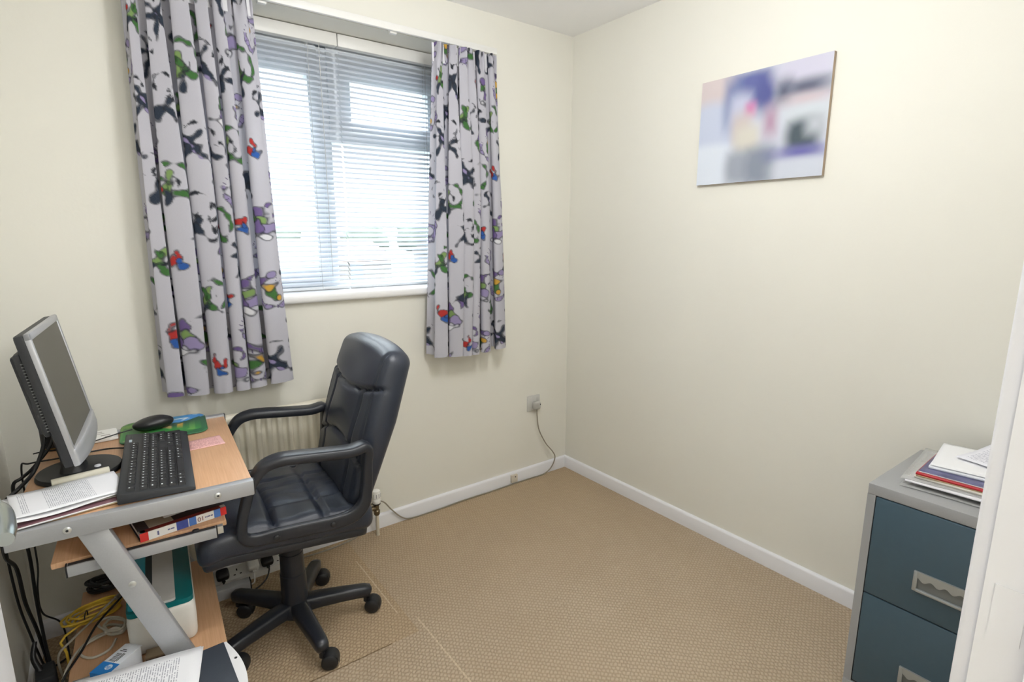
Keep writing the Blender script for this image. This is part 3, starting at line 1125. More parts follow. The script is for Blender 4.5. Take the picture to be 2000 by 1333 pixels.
for x, m_, lab, c_ in plugs:
    p_ = thing('power_plug', lab, 'plug', (0, 0, 0), 0, 'plugs in the power strip')
    Mx = T(pc, -0.040, 0) @ on_face(x, 0.0015)
    one('plug_body', xf(s_rbox(0.044, 0.042, 0.032, 0.010, (8, 8, 6)), Mx @ T(0, 0, 0.0155)), m_, p_)
    one('cord_grip', xf(s_box(-0.006, 0.006, -0.030, -0.018, 0.004, 0.014, bev=0.003), Mx), m_, p_)
    e = Mx @ Vector((0, -0.03, 0.009))
    ex = e.x
    if c_ == 'white':
        path = [e[:], (ex - 0.006, e.y - 0.012, e.z - 0.012), (ex - 0.012, e.y - 0.035, 0.010), (ex - 0.03, e.y - 0.05, 0.004), (ex - 0.09, e.y - 0.02, 0.004)]
        path = [e[:], (ex - 0.004, e.y - 0.014, 0.03), (ex - 0.010, e.y - 0.035, 0.012), (ex - 0.035, -0.108, 0.004), (ex - 0.09, -0.112, 0.004)]
    elif x > -1.7:
        path = [e[:], (ex - 0.002, e.y - 0.014, 0.03), (ex - 0.018, e.y - 0.035, 0.010), (ex - 0.055, -0.145, 0.004), (ex - 0.11, -0.170, 0.004)]
    else:
        path = [e[:], (ex - 0.004, e.y - 0.012, 0.03), (ex - 0.016, e.y - 0.03, 0.008), (ex - 0.08, -0.115, 0.004)]
    one('flex', s_tube(path, 0.003, 8), m_, p_)

# ================================================================== desk (local frame turned -3 degrees)
DX, DY, DA = -2.04, -0.47, math.radians(-3)
desk = thing('computer_desk', 'beech and silver computer desk with sliding tray and lower shelf', 'desk', (DX, DY, 0), DA)
TOPZ = 0.722
one('desktop', s_box(-0.238, 0.241, -0.298, 0.298, 0.700, TOPZ, bev=0.002), WOOD, desk)
SCREW = mat('zinc_screw', (206, 208, 206), 0.3, metal=0.7)
for sgn in (-1, 1):
    y0, y1 = sorted((sgn * 0.292, sgn * 0.3165))
    z1 = TOPZ + (0.001 if sgn < 0 else 0.006)
    f = one('side_rail', s_box(-0.241, 0.243, y0, y1, 0.683, z1, bev=0.0025), SILVER, desk)
    one('end_cap', s_box(-0.2435, -0.241, y0 + .001, y1 - .001, 0.685, z1 - .001, bev=.0008), BLACKP, f)
    one('end_cap', s_box(0.243, 0.2455, y0 + .001, y1 - .001, 0.685, z1 - .001, bev=.0008), BLACKP, f)
    if sgn < 0:
        for lx in (-0.135, 0.160):
            s_ = G().add(xf(s_lathe([(0.008, 0), (0.008, 0.0015), (0.006, 0.003)], 18), T(lx, y0, 0.7035) @ R(PI / 2, 'X')))
            s_.add(xf(s_lathe([(0.003, 0.0), (0.003, 0.0034)], 6), T(lx, y0, 0.7035) @ R(PI / 2, 'X')), 1)
            s_.obj('screw', [SCREW, DARKP], f)
    # Z-shaped sloping leg
    yl0, yl1 = sorted((sgn * 0.286, sgn * 0.312))
    za, zb, xa, xb, hw = 0.690, 0.072, -0.0945, 0.1213, 0.0285
    V = [(x, y, z) for y in (yl0, yl1) for x, z in ((xa - hw, za), (xa + hw, za), (xb + hw, zb), (xb - hw, zb))]
    F = [[0, 1, 2, 3], [7, 6, 5, 4], [0, 4, 5, 1], [1, 5, 6, 2], [2, 6, 7, 3], [3, 7, 4, 0]]
    bm = bmesh.new()
    vs = [bm.verts.new(v_) for v_ in V]
    for f_ in F:
        bm.faces.new([vs[i] for i in f_])
    bmesh.ops.bevel(bm, geom=list(bm.edges), offset=0.003, segments=2, affect='EDGES', profile=0.5)
    bm.verts.index_update()
    shp = (np.array([v_.co[:] for v_ in bm.verts]), [[v_.index for v_ in f_.verts] for f_ in bm.faces])
    bm.free()
    lg = one('leg', shp, SILVER, desk)
    if sgn < 0:
        zz = 0.53
        xx = xa + (xb - xa) * (za - zz) / (za - zb)
        one('screw', xf(s_lathe([(0.008, 0), (0.008, 0.0015), (0.005, 0.003)], 18), T(xx + .003, yl0, zz) @ R(PI / 2, 'X')), SCREW, lg)
    ft = one('foot_rail', s_box(-0.225, 0.269, yl0 - .006, yl1 + .006, 0.034, 0.076, bev=0.003), SILVER, desk)
    one('end_cap', s_box(0.269, 0.273, yl0 - .005, yl1 + .005, 0.035, 0.075, bev=0.001), BLACKP, ft)
    for lx in (-0.19, 0.235):
        one('glide', s_lathe([(0.014, 0.0), (0.016, 0.006), (0.016, 0.034)], 18, (lx, (yl0 + yl1) / 2, 0)), BLACKP, ft)
tray = G().box(-0.182, 0.176, -0.262, 0.262, 0.592, 0.607, bev=0.003).obj('keyboard_tray', [WOOD], desk)
for sgn in (-1, 1):
    y0, y1 = sorted((sgn * 0.266, sgn * 0.284))
    r_ = G().box(-0.152, 0.150, y0, y1, 0.575, 0.602, bev=0.0015).box(-0.150, 0.148, y0 + (.004 if sgn < 0 else .002), y1 - .002, 0.602, 0.6026, mi=1).obj('slide_rail', [SILVER, DARKP], tray)
    one('end_cap', s_box(-0.155, -0.152, y0, y1, 0.574, 0.603, bev=.0008), BLACKP, r_)
    one('end_cap', s_box(0.150, 0.153, y0, y1, 0.574, 0.603, bev=.0008), BLACKP, r_)
    if sgn < 0:
        one('stop_knob', xf(s_rbox(0.016, 0.010, 0.009, 0.004, (5, 5, 5)), T(0.105, -0.276, 0.606)), BLACKP, r_)
        one('runner_end', G().box(0.153, 0.166, -0.271, -0.268, 0.583, 0.603).box(0.153, 0.166, -0.281, -0.278, 0.583, 0.603).box(0.153, 0.166, -0.281, -0.268, 0.583, 0.586).box(0.153, 0.166, -0.281, -0.268, 0.600, 0.603).V and
            (np.concatenate([s_box(0.153, 0.166, -0.271, -0.268, 0.583, 0.603)[0], s_box(0.153, 0.166, -0.281, -0.278, 0.583, 0.603)[0]]),
             s_box(0, 1, 0, 1, 0, 1)[1] + [[i + 8 for i in f_] for f_ in s_box(0, 1, 0, 1, 0, 1)[1]]), SCREW, r_)
one('lower_shelf', s_box(-0.208, 0.149, -0.284, 0.284, 0.203, 0.219, bev=0.002), WOOD, desk)
for sgn in (-1, 1):
    y0, y1 = sorted((sgn * 0.262, sgn * 0.284))
    one('shelf_bracket', s_box(-0.19, 0.14, y0, y1, 0.180, 0.203, bev=0.002), SILVER, desk)
one('brace_bar', s_box(-0.205, -0.17, -0.30, 0.30, 0.045, 0.07, bev=0.003), SILVER, desk)


def DW(lx, ly, z):
    """desk-local point to world"""
    return (DX + lx * math.cos(DA) - ly * math.sin(DA), DY + lx * math.sin(DA) + ly * math.cos(DA), z)


# ------------------------------------------------------------------ monitor
mon = thing('computer_monitor', 'silver-framed computer monitor standing at the wall end of the desk', 'monitor', (-2.172, -0.470, TOPZ + 0.0004), -0.083)
base_prof = [(0.090, 0.0), (0.094, 0.003), (0.093, 0.008), (0.090, 0.013), (0.086, 0.0135), (0.05, 0.016), (0.0, 0.018)]
one('stand_base', s_lathe(base_prof, 56, cap=False), BLACKP, mon)
nk = G()
nk.add(s_sweep(smooth_path([(-0.012, 0, 0.012), (-0.014, 0, 0.045), (-0.022, 0, 0.085), (-0.034, 0, 0.16)], 6), (0, 1, 0),
               np.interp(np.linspace(0, 1, 19), [0, .3, 1], [0.048, 0.036, 0.032]), np.interp(np.linspace(0, 1, 19), [0, .3, 1], [0.030, 0.022, 0.016]), 18, power=0.6))
nk.obj('stand_neck', BLACKP, mon)
one('neck_button', xf(s_lathe([(0.008, 0), (0.007, 0.003), (0.004, 0.004)], 14), T(0.040, -0.02, 0.0160)), mat('pale_button', (200, 202, 208), 0.35), mon)
TI = 0.161
PM = T(0.027, 0.010, 0.078) @ R(-TI, 'Y')       # panel frame: x out of the screen, y along it, z up it
PW, PH = 0.366, 0.330
g = G()
def mbar(y0, y1, z0, z1, x1=0.0, x0=-0.012):
    g.add(xf(s_box(x0, x1, y0, y1, z0, z1, bev=0.0028, seg=2), PM))
BZ, BT, BB = 0.0135, 0.017, 0.042
mbar(-PW / 2, -PW / 2 + BZ, 0, PH)
mbar(PW / 2 - BZ, PW / 2, 0, PH)
mbar(-PW / 2, PW / 2, PH - BT, PH)
g.obj('bezel', mat('silver_bezel_plastic', (184, 186, 190), 0.38, metal=0.25, nscale=300), mon)
def chin(Q):
    yy = Q[:, 1] / (PW / 2)
    Q = Q.copy()
    fr_ = Q[:, 0] > 0
    Q[fr_, 0] += 0.009 * (1 - yy[fr_] ** 2)
    low = Q[:, 2] < 0
    Q[low, 2] -= 0.010 * (1 - yy[low] ** 2)
    return Q
one('chin_panel', xf(s_rbox(0.014, PW, BB, 0.004, (4, 24, 6), chin), PM @ T(-0.005, 0, BB / 2 + .001)), MATS['silver_bezel_plastic'], mon)
scr = mat('dark_lcd_screen', (96, 93, 84), 0.42, nscale=4, namt=0.03, spec=0.4)
one('screen', xf(s_box(-0.010, -0.003, -PW / 2 + BZ - .002, PW / 2 - BZ + .002, BB - .004, PH - BT + .002), PM), scr, mon)
one('rear_shell', xf(s_rbox(0.022, PW - .002, PH - .002, 0.006, (6, 14, 14)), PM @ T(-0.0205, 0, PH / 2)), DARKP, mon)
def hump(Q):
    Q = Q.copy()
    b_ = Q[:, 0] < 0
    Q[b_, 2] *= 0.94
    Q[b_, 1] *= 0.92
    return Q
one('rear_housing', xf(s_rbox(0.026, PW - .02, 0.205, 0.007, (6, 12, 12), hump), PM @ T(-0.0425, 0, 0.186)), DARKP, mon)
g = G()
for k in range(24):
    z = 0.098 + k * 0.0072
    g.add(xf(s_box(-0.0360, -0.0300, -PW / 2 + 0.0085, -PW / 2 + 0.0098, z, z + 0.0022), PM))
g.obj('side_vents', mat('vent_edge_grey', (120, 122, 122), 0.5), mon)
g = G().add(xf(s_box(-0.03, -0.01, 0.04, 0.06, 0.006, 0.01), PM))

# monitor and computer leads: each its own thing
def cable(name, pts, r, m_, label, cat='cable', group=None, n=8):
    o = one(name, s_tube(pts, r, n), m_)
    return tag(o, label, cat, group)


cable('video_cable', [(-2.224, -0.522, 0.862), (-2.234, -0.524, 0.82), (-2.258, -0.525, 0.766), (-2.286, -0.565, 0.744), (-2.308, -0.580, 0.728), (-2.324, -0.57, 0.69), (-2.333, -0.55, 0.58), (-2.335, -0.43, 0.48), (-2.335, -0.40, 0.36), (-2.333, -0.33, 0.235), (-2.332, -0.28, 0.12), (-2.32, -0.30, 0.02), (-2.30, -0.36, 0.006)],
      0.0046, BLACKC, 'thick black monitor cable dropping behind the desk, nearest the left wall')
cable('power_cable', [(-2.214, -0.425, 0.862), (-2.225, -0.42, 0.80), (-2.268, -0.425, 0.745), (-2.290, -0.455, 0.733), (-2.310, -0.45, 0.712), (-2.318, -0.38, 0.60), (-2.318, -0.34, 0.46), (-2.320, -0.345, 0.34), (-2.320, -0.34, 0.235), (-2.318, -0.34, 0.15), (-2.305, -0.36, 0.05), (-2.27, -0.40, 0.006)],
      0.0042, BLACKC, 'black power cable hanging with the bundle behind the desk')
cable('usb_cable', [(-2.075, -0.352, 0.7285), (-2.11, -0.33, 0.7275), (-2.16, -0.33, 0.728), (-2.22, -0.335, 0.728), (-2.285, -0.33, 0.727), (-2.306, -0.31, 0.71), (-2.313, -0.27, 0.55), (-2.314, -0.27, 0.40), (-2.316, -0.33, 0.35), (-2.318, -0.30, 0.26), (-2.290, -0.22, 0.16), (-2.282, -0.25, 0.06), (-2.27, -0.33, 0.006)],
      0.0024, BLACKC, 'thin black lead from the keyboard running under the monitor and down')
cable('black_flex', [(-2.354, -0.40, 0.62), (-2.354, -0.39, 0.46), (-2.354, -0.36, 0.33), (-2.352, -0.31, 0.22), (-2.350, -0.26, 0.12), (-2.345, -0.22, 0.04), (-2.33, -0.19, 0.008), (-2.29, -0.16, 0.006)], 0.0032, BLACKC,
      'short black flex looping to the floor inside the cable bundle')
cable('mouse_cable', [(-2.047, -0.232, 0.744), (-2.075, -0.238, 0.742), (-2.11, -0.245, 0.738), (-2.155, -0.262, 0.735), (-2.20, -0.25, 0.725), (-2.26, -0.235, 0.7245), (-2.285, -0.24, 0.7245)], 0.0019, BLACKC, 'thin black mouse lead crossing the white box')
t = thing('power_adapter', 'black power adapter brick on the carpet by the left skirting', 'power adapter', (-2.318, -0.425, 0.0), 0.1)
one('adapter_body', xf(s_rbox(0.045, 0.075, 0.16, 0.008, (6, 6, 8)), T(0, 0, 0.0795)), DARKP, t)
one('strain_relief', s_tube([(-0.01, 0.01, 0.155), (-0.02, 0.03, 0.19), (-0.012, 0.05, 0.225)], [0.008, 0.007, 0.005], 10), BLACKP, t)

# pot behind the monitor
t = thing('pen_pot', 'black cylindrical pot with gold bands behind the monitor', 'pot', (-2.232, -0.205, TOPZ))
one('pot_body', s_lathe([(0.034, 0), (0.036, 0.002), (0.036, 0.115), (0.033, 0.115), (0.033, 0.012), (0.0, 0.011)], 32, cap=False), BLACKP, t)
for z in (0.006, 0.104):
    one('gold_band', s_lathe([(0.0364, z), (0.0364, z + .002)], 32, cap=False), mat('gold_band', (176, 140, 70), 0.3, metal=0.9), t)

# keyboard
KA = math.radians(86)
kb = thing('keyboard', 'black keyboard lying across the middle of the desk', 'keyboard', (-2.003, -0.538, TOPZ + 0.0004), KA)
KW, KD = 0.462, 0.158
V = []
side = [(-KD / 2, 0.002), (KD / 2, 0.004), (KD / 2, 0.028), (KD / 2 - .004, 0.030), (-KD / 2 + .016, 0.0155), (-KD / 2, 0.010)]
V = [(x, y, z) for x in (-KW / 2, KW / 2) for y, z in side]
n = len(side)
F = [[i, (i + 1) % n, n + (i + 1) % n, n + i] for i in range(n)] + [list(range(n)), list(range(n, 2 * n))[::-1]]
bm = bmesh.new()
vs = [bm.verts.new(v_) for v_ in V]
for f_ in F:
    bm.faces.new([vs[i] for i in f_])
bmesh.ops.bevel(bm, geom=list(bm.edges), offset=0.0022, segments=2, affect='EDGES', profile=0.5)
bm.verts.index_update()
shp = (np.array([v_.co[:] for v_ in bm.verts]), [[v_.index for v_ in f_.verts] for f_ in bm.faces])
bm.free()
one('case', shp, DARKP, kb)
g = G().box(KW / 2 - .06, KW / 2 - .02, -.04, .05, 0, .003)
one('rest_foot', G().box(-KW / 2 + .03, -KW / 2 + .05, .03, .06, 0, .005).V[0].shape and s_box(-KW / 2 + .03, KW / 2 - .03, 0.05, 0.066, 0.0, 0.0055), BLACKP, kb)
LEG_ = mat('key_legend', (214, 220, 224), 0.5)
KEYM = mat('key_black', (34, 35, 38), 0.5, nscale=200)
kcache = {}


def key_mesh(wu, legend):
    kk = (wu, legend)
    if kk in kcache:
        return kcache[kk]
    wx, wy = wu * 0.0193 - 0.0026, 0.0160
    g = G()
    V = [(-wx / 2, -wy / 2, 0), (wx / 2, -wy / 2, 0), (wx / 2, wy / 2, 0), (-wx / 2, wy / 2, 0),
         (-wx / 2 + .002, -wy / 2 + .0022, .0065), (wx / 2 - .002, -wy / 2 + .0022, .0065), (wx / 2 - .002, wy / 2 - .001, .007), (-wx / 2 + .002, wy / 2 - .001, .007)]
    F = [[3, 2, 1, 0], [4, 5, 6, 7], [0, 1, 5, 4], [1, 2, 6, 5], [2, 3, 7, 6], [3, 0, 4, 7]]
    g.add((np.array(V), F))
    if legend:
        lw = 0.0026 if legend == 1 else 0.0055
        lx, ly = -wx / 2 + .0045, wy / 2 - .0052
        g.add(xf(s_box(lx - .0015, lx + lw - .0005, ly - .0016, ly + .0016, .0066, .0072), T(0, 0, 0)), 1)
    o = g.obj('key', [KEYM, LEG_], kb)
    me = o.data
    bpy.data.objects.remove(o)
    kcache[kk] = me
    return me


slope = math.atan2(0.030 - 0.0155, KD - 0.020)
def key_at(x, y, wu, legend=1):
    o = bpy.data.objects.new('key', key_mesh(wu, legend))
    COL.objects.link(o)
    o.parent = kb
    o.location = (x, y, 0.0155 + (y + KD / 2 - .016) * math.tan(slope) - 0.0005)
    o.rotation_euler = (slope, 0, 0)


U = 0.0193
rows = [
    [(1, 1), (-0.55, 0)] + [(1, 1)] * 4 + [(-0.4, 0)] + [(1, 1)] * 4 + [(-0.4, 0)] + [(1, 1)] * 4,
    [(1, 1)] * 13 + [(2, 2)],
    [(1.5, 2)] + [(1, 1)] * 12 + [(1.5, 2)],
    [(1.75, 2)] + [(1, 1)] * 11 + [(2.25, 2)],
    [(2.25, 2)] + [(1, 1)] * 10 + [(2.75, 2)],
    [(1.5, 2), (1.25, 1), (1.25, 1), (5.5, 0), (1.25, 1), (1.25, 1), (1.0, 1), (2, 2)],
]
rows[0] = [(1, 1), (-0.9, 0)] + [(1, 1)] * 4 + [(-0.55, 0)] + [(1, 1)] * 4 + [(-0.55, 0)] + [(1, 1)] * 4
x00 = -KW / 2 + 0.012
yrow = [0.052, 0.026, 0.0065, -0.0130, -0.0325, -0.0520]
for ry, rw in zip(yrow, rows):
    x = x00
    for wu, lg_ in rw:
        if wu > 0:
            key_at(x + wu * U / 2, ry, wu, lg_)
        x += abs(wu) * U
xn = x00 + 15.25 * U
for (r_, cs) in ((0, (0, 1, 2)), (1, (0, 1, 2)), (2, (0, 1, 2)), (4, (1,)), (5, (0, 1, 2))):
    for c_ in cs:
        key_at(xn + (c_ + .5) * U, yrow[r_], 1, 1)
xp = x00 + 18.5 * U
pad = [(r_, c_, 1, 0) for r_ in (1, 2, 3, 4) for c_ in range(3)] + [(1, 3, 1, 0), (5, 0.5, 2, 0), (5, 2, 1, 0)]
cnt = 0
for r_, c_, wu, _ in pad:
    key_at(xp + (c_ + .5) * U, yrow[r_], wu, 1)
for (ry, hh) in ((0.5 * (yrow[2] + yrow[3]), 2), (0.5 * (yrow[4] + yrow[5]), 2)):
    o = one('key', s_box(xp + 3.08 * U, xp + 3.94 * U, ry - .0178, ry + .0178, 0.014 + (ry + KD / 2 - .016) * math.tan(slope), 0.0225 + (ry + KD / 2 - .016) * math.tan(slope), bev=.0015), KEYM, kb)
one('brand_badge', xf(s_box(-0.011, 0.011, -.0035, .0035, 0, .0005), T(xp + 1.2 * U, 0.064, 0.0293) @ R(slope, 'X')), mat('pale_badge', (190, 205, 214), 0.4), kb)
g = G()
for k in range(3):
    for j in range(2):
        g.add(xf(s_box(-.001, .001, -.001, .001, 0, .0005), T(xp + (2.6 + k * .5) * U, 0.060 + j * .007, 0.029) @ R(slope, 'X')))
g.obj('status_lights', mat('dim_led', (110, 116, 118), 0.4), kb)

# mouse mat and mouse
MMX = (-1.962, -0.238)
nx_, ny_ = 70, 64
t = thing('mouse_mat', 'picture mouse mat of blue sky and green field propped on the back rail', 'mouse mat', (MMX[0], MMX[1], TOPZ + 0.001), math.radians(-4))
def mat_z(y):
    return 0.0015 + max(0.0, (y + 0.03)) * 0.14
outl = rounded(-0.118, 0.118, -0.085, 0.080, 0.035, 8)
V, cols = [], []
n = len(outl)
V.append((0, 0, mat_z(0) + .002))
rings = 22
for k in range(1, rings + 1):
    for x, y in outl:
        V.append((x * k / rings, y * k / rings, mat_z(y * k / rings) + .002))
F = [[0, 1 + i, 1 + (i + 1) % n] for i in range(n)]
for k in range(rings - 1):
    a = 1 + k * n
    F += [[a + i, a + n + i, a + n + (i + 1) % n, a + (i + 1) % n] for i in range(n)]
a = 1 + (rings - 1) * n
nb = len(V)
for x, y in outl:
    V.append((x, y, mat_z(y)))
F += [[a + i, nb + i, nb + (i + 1) % n, a + (i + 1) % n] for i in range(n)]
for x, y, z in V:
    s_ = y + 0.012 * math.sin(x * 40)
    nzv = noise.noise(Vector((x * 45, y * 45, 3.0)))
    if s_ > 0.042:
        c_ = (70, 142, 206) if nzv < 0.18 else (196, 214, 226)
    elif s_ > 0.012:
        c_ = (40, 84, 62) if nzv < 0.15 else (70, 96, 70)
        if abs(x - 0.055) < .02 and s_ < .03:
            c_ = (206, 160, 60)
    elif s_ > -0.05:
        c_ = (54, 142, 62) if nzv < 0.2 else (110, 176, 84)
    else:
        c_ = (40, 112, 66)
    if x < -0.04 and s_ > -0.01:
        c_ = (96, 140, 50) if nzv < 0.1 else (60, 112, 48)
    if -0.01 < x < 0.02 and 0.0 < s_ < 0.05:
        c_ = (198, 178, 120) if nzv > 0 else (60, 70, 60)
    cols.append(lin(c_))
me = bpy.data.meshes.new('printed_pad')
me.from_pydata(V, [], F)
ca_ = me.color_attributes.new('print', 'FLOAT_COLOR', 'POINT')
for i, c_ in enumerate(cols):
    ca_.data[i].color = (*c_, 1)
for p in me.polygons:
    p.use_smooth = True
me.materials.append(vcol_mat('mat_print', 0.35, spec=0.4))
o = bpy.data.objects.new('printed_pad', me)
COL.objects.link(o)
o.parent = t
ms = thing('computer_mouse', 'black computer mouse resting on the picture mouse mat', 'mouse', (-1.990, -0.226, TOPZ + 0.0085), math.radians(8))
def mshape(Q):
    Q = Q.copy()
    x = Q[:, 0] / 0.058
    top = Q[:, 2] > 0
    Q[top, 2] *= (1.0 - 0.42 * np.clip(-x[top], 0, 1) ** 1.2 - 0.30 * np.clip(x[top], 0, 1) ** 2)
    Q[:, 1] *= (1 - 0.10 * np.clip(-x, 0, 1))
    return Q
one('mouse_shell', xf(s_rbox(0.114, 0.062, 0.043, (0.045, 0.030, 0.0205), (20, 14, 10), mshape), T(0, 0, 0.0225)), mat('black_mouse_plastic', (26, 27, 30), 0.35), ms)
one('scroll_wheel', xf(s_lathe([(0.008, -0.003), (0.010, -0.002), (0.010, 0.002), (0.008, 0.003)], 18), T(-0.032, 0, 0.024) @ R(PI / 2, 'X')), DARKP, ms)

# ticket
o = sheet_obj('ticket', 2, 6, 0.112, 0.094, lambda x, y: 0.0, print_mat('pink_ticket_print', (240, 190, 186), (150, 60, 70), 12, blocks=False, seed=3), (-1.883, -0.432, TOPZ + 0.0012), math.radians(2))
# the ticket is narrower than it is long
o.scale = (1.0, 0.92, 1.0)
tag(o, 'pink paper ticket beside the keyboard on the bare desktop', 'ticket')
t = thing('flat_box', 'flat white box on the desk between monitor and mouse mat', 'box', (-2.118, -0.190, TOPZ), math.radians(2))
one('box_body', xf(s_rbox(0.066, 0.100, 0.011, 0.004, (5, 6, 4)), T(0, 0, 0.0055)), WHITEP, t)
g = G()
for k, (a, b, c_, e) in enumerate(((-.02, -.005, .02, .024), (-.018, .0, .004, .007), (-.01, .014, -.02, -.014), (.0, .02, -.034, -.03))):
    g.box(a, b, c_, e, 0.0109, 0.0113)
g.obj('printed_marks', mat('grey_print', (150, 140, 138), 0.6), t)

# paper roll / tube in front of monitor base
o = one('card_tube', xf(s_lathe([(0.0085, -0.058), (0.0095, -0.057), (0.0095, 0.057), (0.0085, 0.058)], 20), T(-2.166, -0.572, TOPZ + 0.0245) @ R(math.radians(7), 'Z') @ R(PI / 2, 'Y')), mat('pale_card', (206, 202, 186), 0.7))
tag(o, 'pale rolled card tube lying in front of the monitor base', 'tube')
# letters on the desk
ENV = mat('manila_envelope', (196, 178, 140), 0.75, namt=0.05)
o = sheet_obj('envelope', 8, 6, 0.220, 0.160, lambda x, y: 0.0006 * math.sin(x * 30), ENV, (-2.152, -0.668, TOPZ + 0.0042), math.radians(6), 0.0016)
tag(o, 'brown manila envelope lowest of the letters on the desk', 'envelope')
o = sheet_obj('magazine', 8, 6, 0.205, 0.150, lambda x, y: 0.0, [mat('magazine_cover', (120, 84, 92), 0.45, nscale=25, namt=0.4), PAPER], (-2.190, -0.680, TOPZ + 0.0084), math.radians(9), 0.0035)
tag(o, 'dark-covered booklet under the printed form on the desk', 'booklet')
o = sheet_obj('grey_folder', 8, 6, 0.235, 0.150, lambda x, y: 0.0, mat('grey_card', (196, 194, 182), 0.75), (-2.170, -0.650, TOPZ + 0.0114), math.radians(6), 0.0022)
tag(o, 'grey card folder between the booklet and the printed form', 'folder')
o = sheet_obj('letter', 12, 8, 0.235, 0.165, lambda x, y: 0.004 + 0.010 * max(0, -x / .12) ** 2 + 0.002 * math.sin(x * 25 + y * 12), PAPER, (-2.205, -0.665, TOPZ + 0.0117), math.radians(14))
tag(o, 'plain white sheet curling under the printed form', 'paper')
# printed form, text lines run along the short side
def form_z(x, y):
    return 0.0065 + 0.010 * max(0, -x / .12) ** 2 + 0.0020 * math.sin(x * 22 + 1)
FORM = print_mat('form_print', (240, 241, 246), (96, 98, 120), 60, blocks=True, seed=1.7)
def uvswap(o):
    for l in o.data.uv_layers[0].data:
        l.uv = (l.uv[1], 1 - l.uv[0])
o = sheet_obj('printed_form', 14, 8, 0.205, 0.150, form_z, FORM, (-2.188, -0.662, TOPZ + 0.0147), math.radians(10))
uvswap(o)
tag(o, 'white printed form topmost of the letters on the desk', 'paper')

# books and paper on the sliding tray
bx, by, bz = -1.983, -0.630, 0.6075
bk = thing('textbook', 'thick textbook with red and white spine on the sliding tray', 'book', (bx, by, bz), math.radians(9))
BL, BD, BH = 0.196, 0.185, 0.0215
one('page_block', s_box(-BL / 2 + .003, BL / 2 - .003, -BD / 2 + .003, BD / 2 - .004, 0.002, BH - .002), PAPER, bk)
cov = G().box(-BL / 2, BL / 2, -BD / 2 + .001, BD / 2, 0, 0.002, bev=.0005).box(-BL / 2, BL / 2, -BD / 2 + .001, BD / 2, BH - .002, BH, bev=.0005)
cov.obj('cover', mat('dark_cover', (50, 46, 54), 0.3, nscale=30, namt=0.3), bk)
sp = G()
def band(x0, x1, mi):
    sp.box(-BL / 2 + x0 * BL, -BL / 2 + x1 * BL, -BD / 2 - .0015, -BD / 2 + .001, 0.0, BH, mi=mi)
band(0, .09, 0); band(.09, .40, 1); band(.40, .535, 2); band(.535, .545, 1); band(.545, .63, 3); band(.63, .845, 1); band(.845, .925, 3); band(.925, 1, 0)
sp.obj('spine', [mat('spine_red', (214, 46, 46), 0.35), mat('spine_white', (238, 236, 232), 0.35), mat('spine_navy', (70, 84, 160), 0.35, nscale=60, namt=0.3), mat('spine_blue', (84, 126, 200), 0.35)], bk)
lt = xf(text_mesh('10', 0.0165), T(-BL / 2 + .685 * BL, -BD / 2 - .0017, BH * .5) @ R(PI / 2, 'X') @ R(PI, 'Z'))
one('spine_number', lt, mat('spine_lettering', (120, 40, 44), 0.5), bk)
g = G()
for a, b in ((.735, .75), (.755, .765), (.77, .80), (.805, .83), (.30, .33), (.335, .375)):
    g.box(-BL / 2 + a * BL, -BL / 2 + b * BL, -BD / 2 - .0018, -BD / 2 - .0014, BH * .42, BH * .58)
g.box(-BL / 2 + .185 * BL, -BL / 2 + .205 * BL, -BD / 2 - .0018, -BD / 2 - .0014, BH * .25, BH * .75)
g.obj('spine_marks', mat('spine_grey', (110, 110, 150), 0.5), bk)
g = G().box(-BL / 2 + .002, BL / 2 - .012, -BD / 2 + .002, -BD / 2 + .016, BH, BH + .0003)
g.obj('cover_strip', mat('cover_maroon', (120, 34, 30), 0.35), bk)
g = G().box(-BL / 2 + .024, -BL / 2 + .078, -BD / 2 + .018, BD / 2 - .02, BH, BH + .0003)
g.obj('cover_photo', mat('cover_photo_grey', (172, 164, 150), 0.35, nscale=20, namt=0.15), bk)
g = G().box(BL / 2 - .012, BL / 2, -BD / 2 + .0015, -BD / 2 + .016, BH, BH + .0003).box(-BL / 2, -BL / 2 + .013, -BD / 2 + .0015, -BD / 2 + .016, BH, BH + .0003)
g.obj('cover_corner', mat('cover_corner_grey', (190, 186, 182), 0.35), bk)
o = sheet_obj('folded_leaflet', 4, 4, 0.125, 0.10, lambda x, y: 0.0025 + 0.001 * math.sin(x * 40), PAPER, (-1.960, -0.625, bz + BH + .0016), math.radians(13))
tag(o, 'loose white leaflet on top of the red-spined textbook', 'leaflet')

# ------------------------------------------------------------------ teal printer on the lower shelf
SZ = 0.2195
pr = thing('inkjet_printer', 'compact white inkjet printer with teal top on the desk shelf', 'printer', (-2.030, -0.432, SZ), math.radians(-3.5))
PX, PY, PZ = 0.160, 0.398, 0.140
def pbody(Q):
    Q = Q.copy()
    k = 1 - 0.05 * np.clip(-Q[:, 2] / (PZ / 2), 0, 1)
    Q[:, 1] *= k
    Q[:, 0] *= 1 - 0.03 * np.clip(-Q[:, 2] / (PZ / 2), 0, 1)
    return Q
one('printer_body', xf(s_rbox(PX, PY, PZ - .012, 0.020, (14, 24, 12), pbody), T(0, 0, (PZ - .012) / 2)), mat('printer_white', (232, 231, 226), 0.42), pr)
TEAL = mat('teal_plastic', (0, 112, 118), 0.32, nscale=60)
one('teal_lid', xf(s_prism(rounded(-PX / 2 + .002, PX / 2 - .003, -PY / 2 + .004, PY / 2 - .004, 0.018), 0, 0.014), T(0, 0, PZ - .016)), TEAL, pr)
one('feed_slot', s_box(-PX / 2 + .045, -PX / 2 + .062, -PY / 2 + .03, PY / 2 - .03, PZ - .0025, PZ - .0012), mat('slot_dark', (22, 40, 46), 0.4), pr)
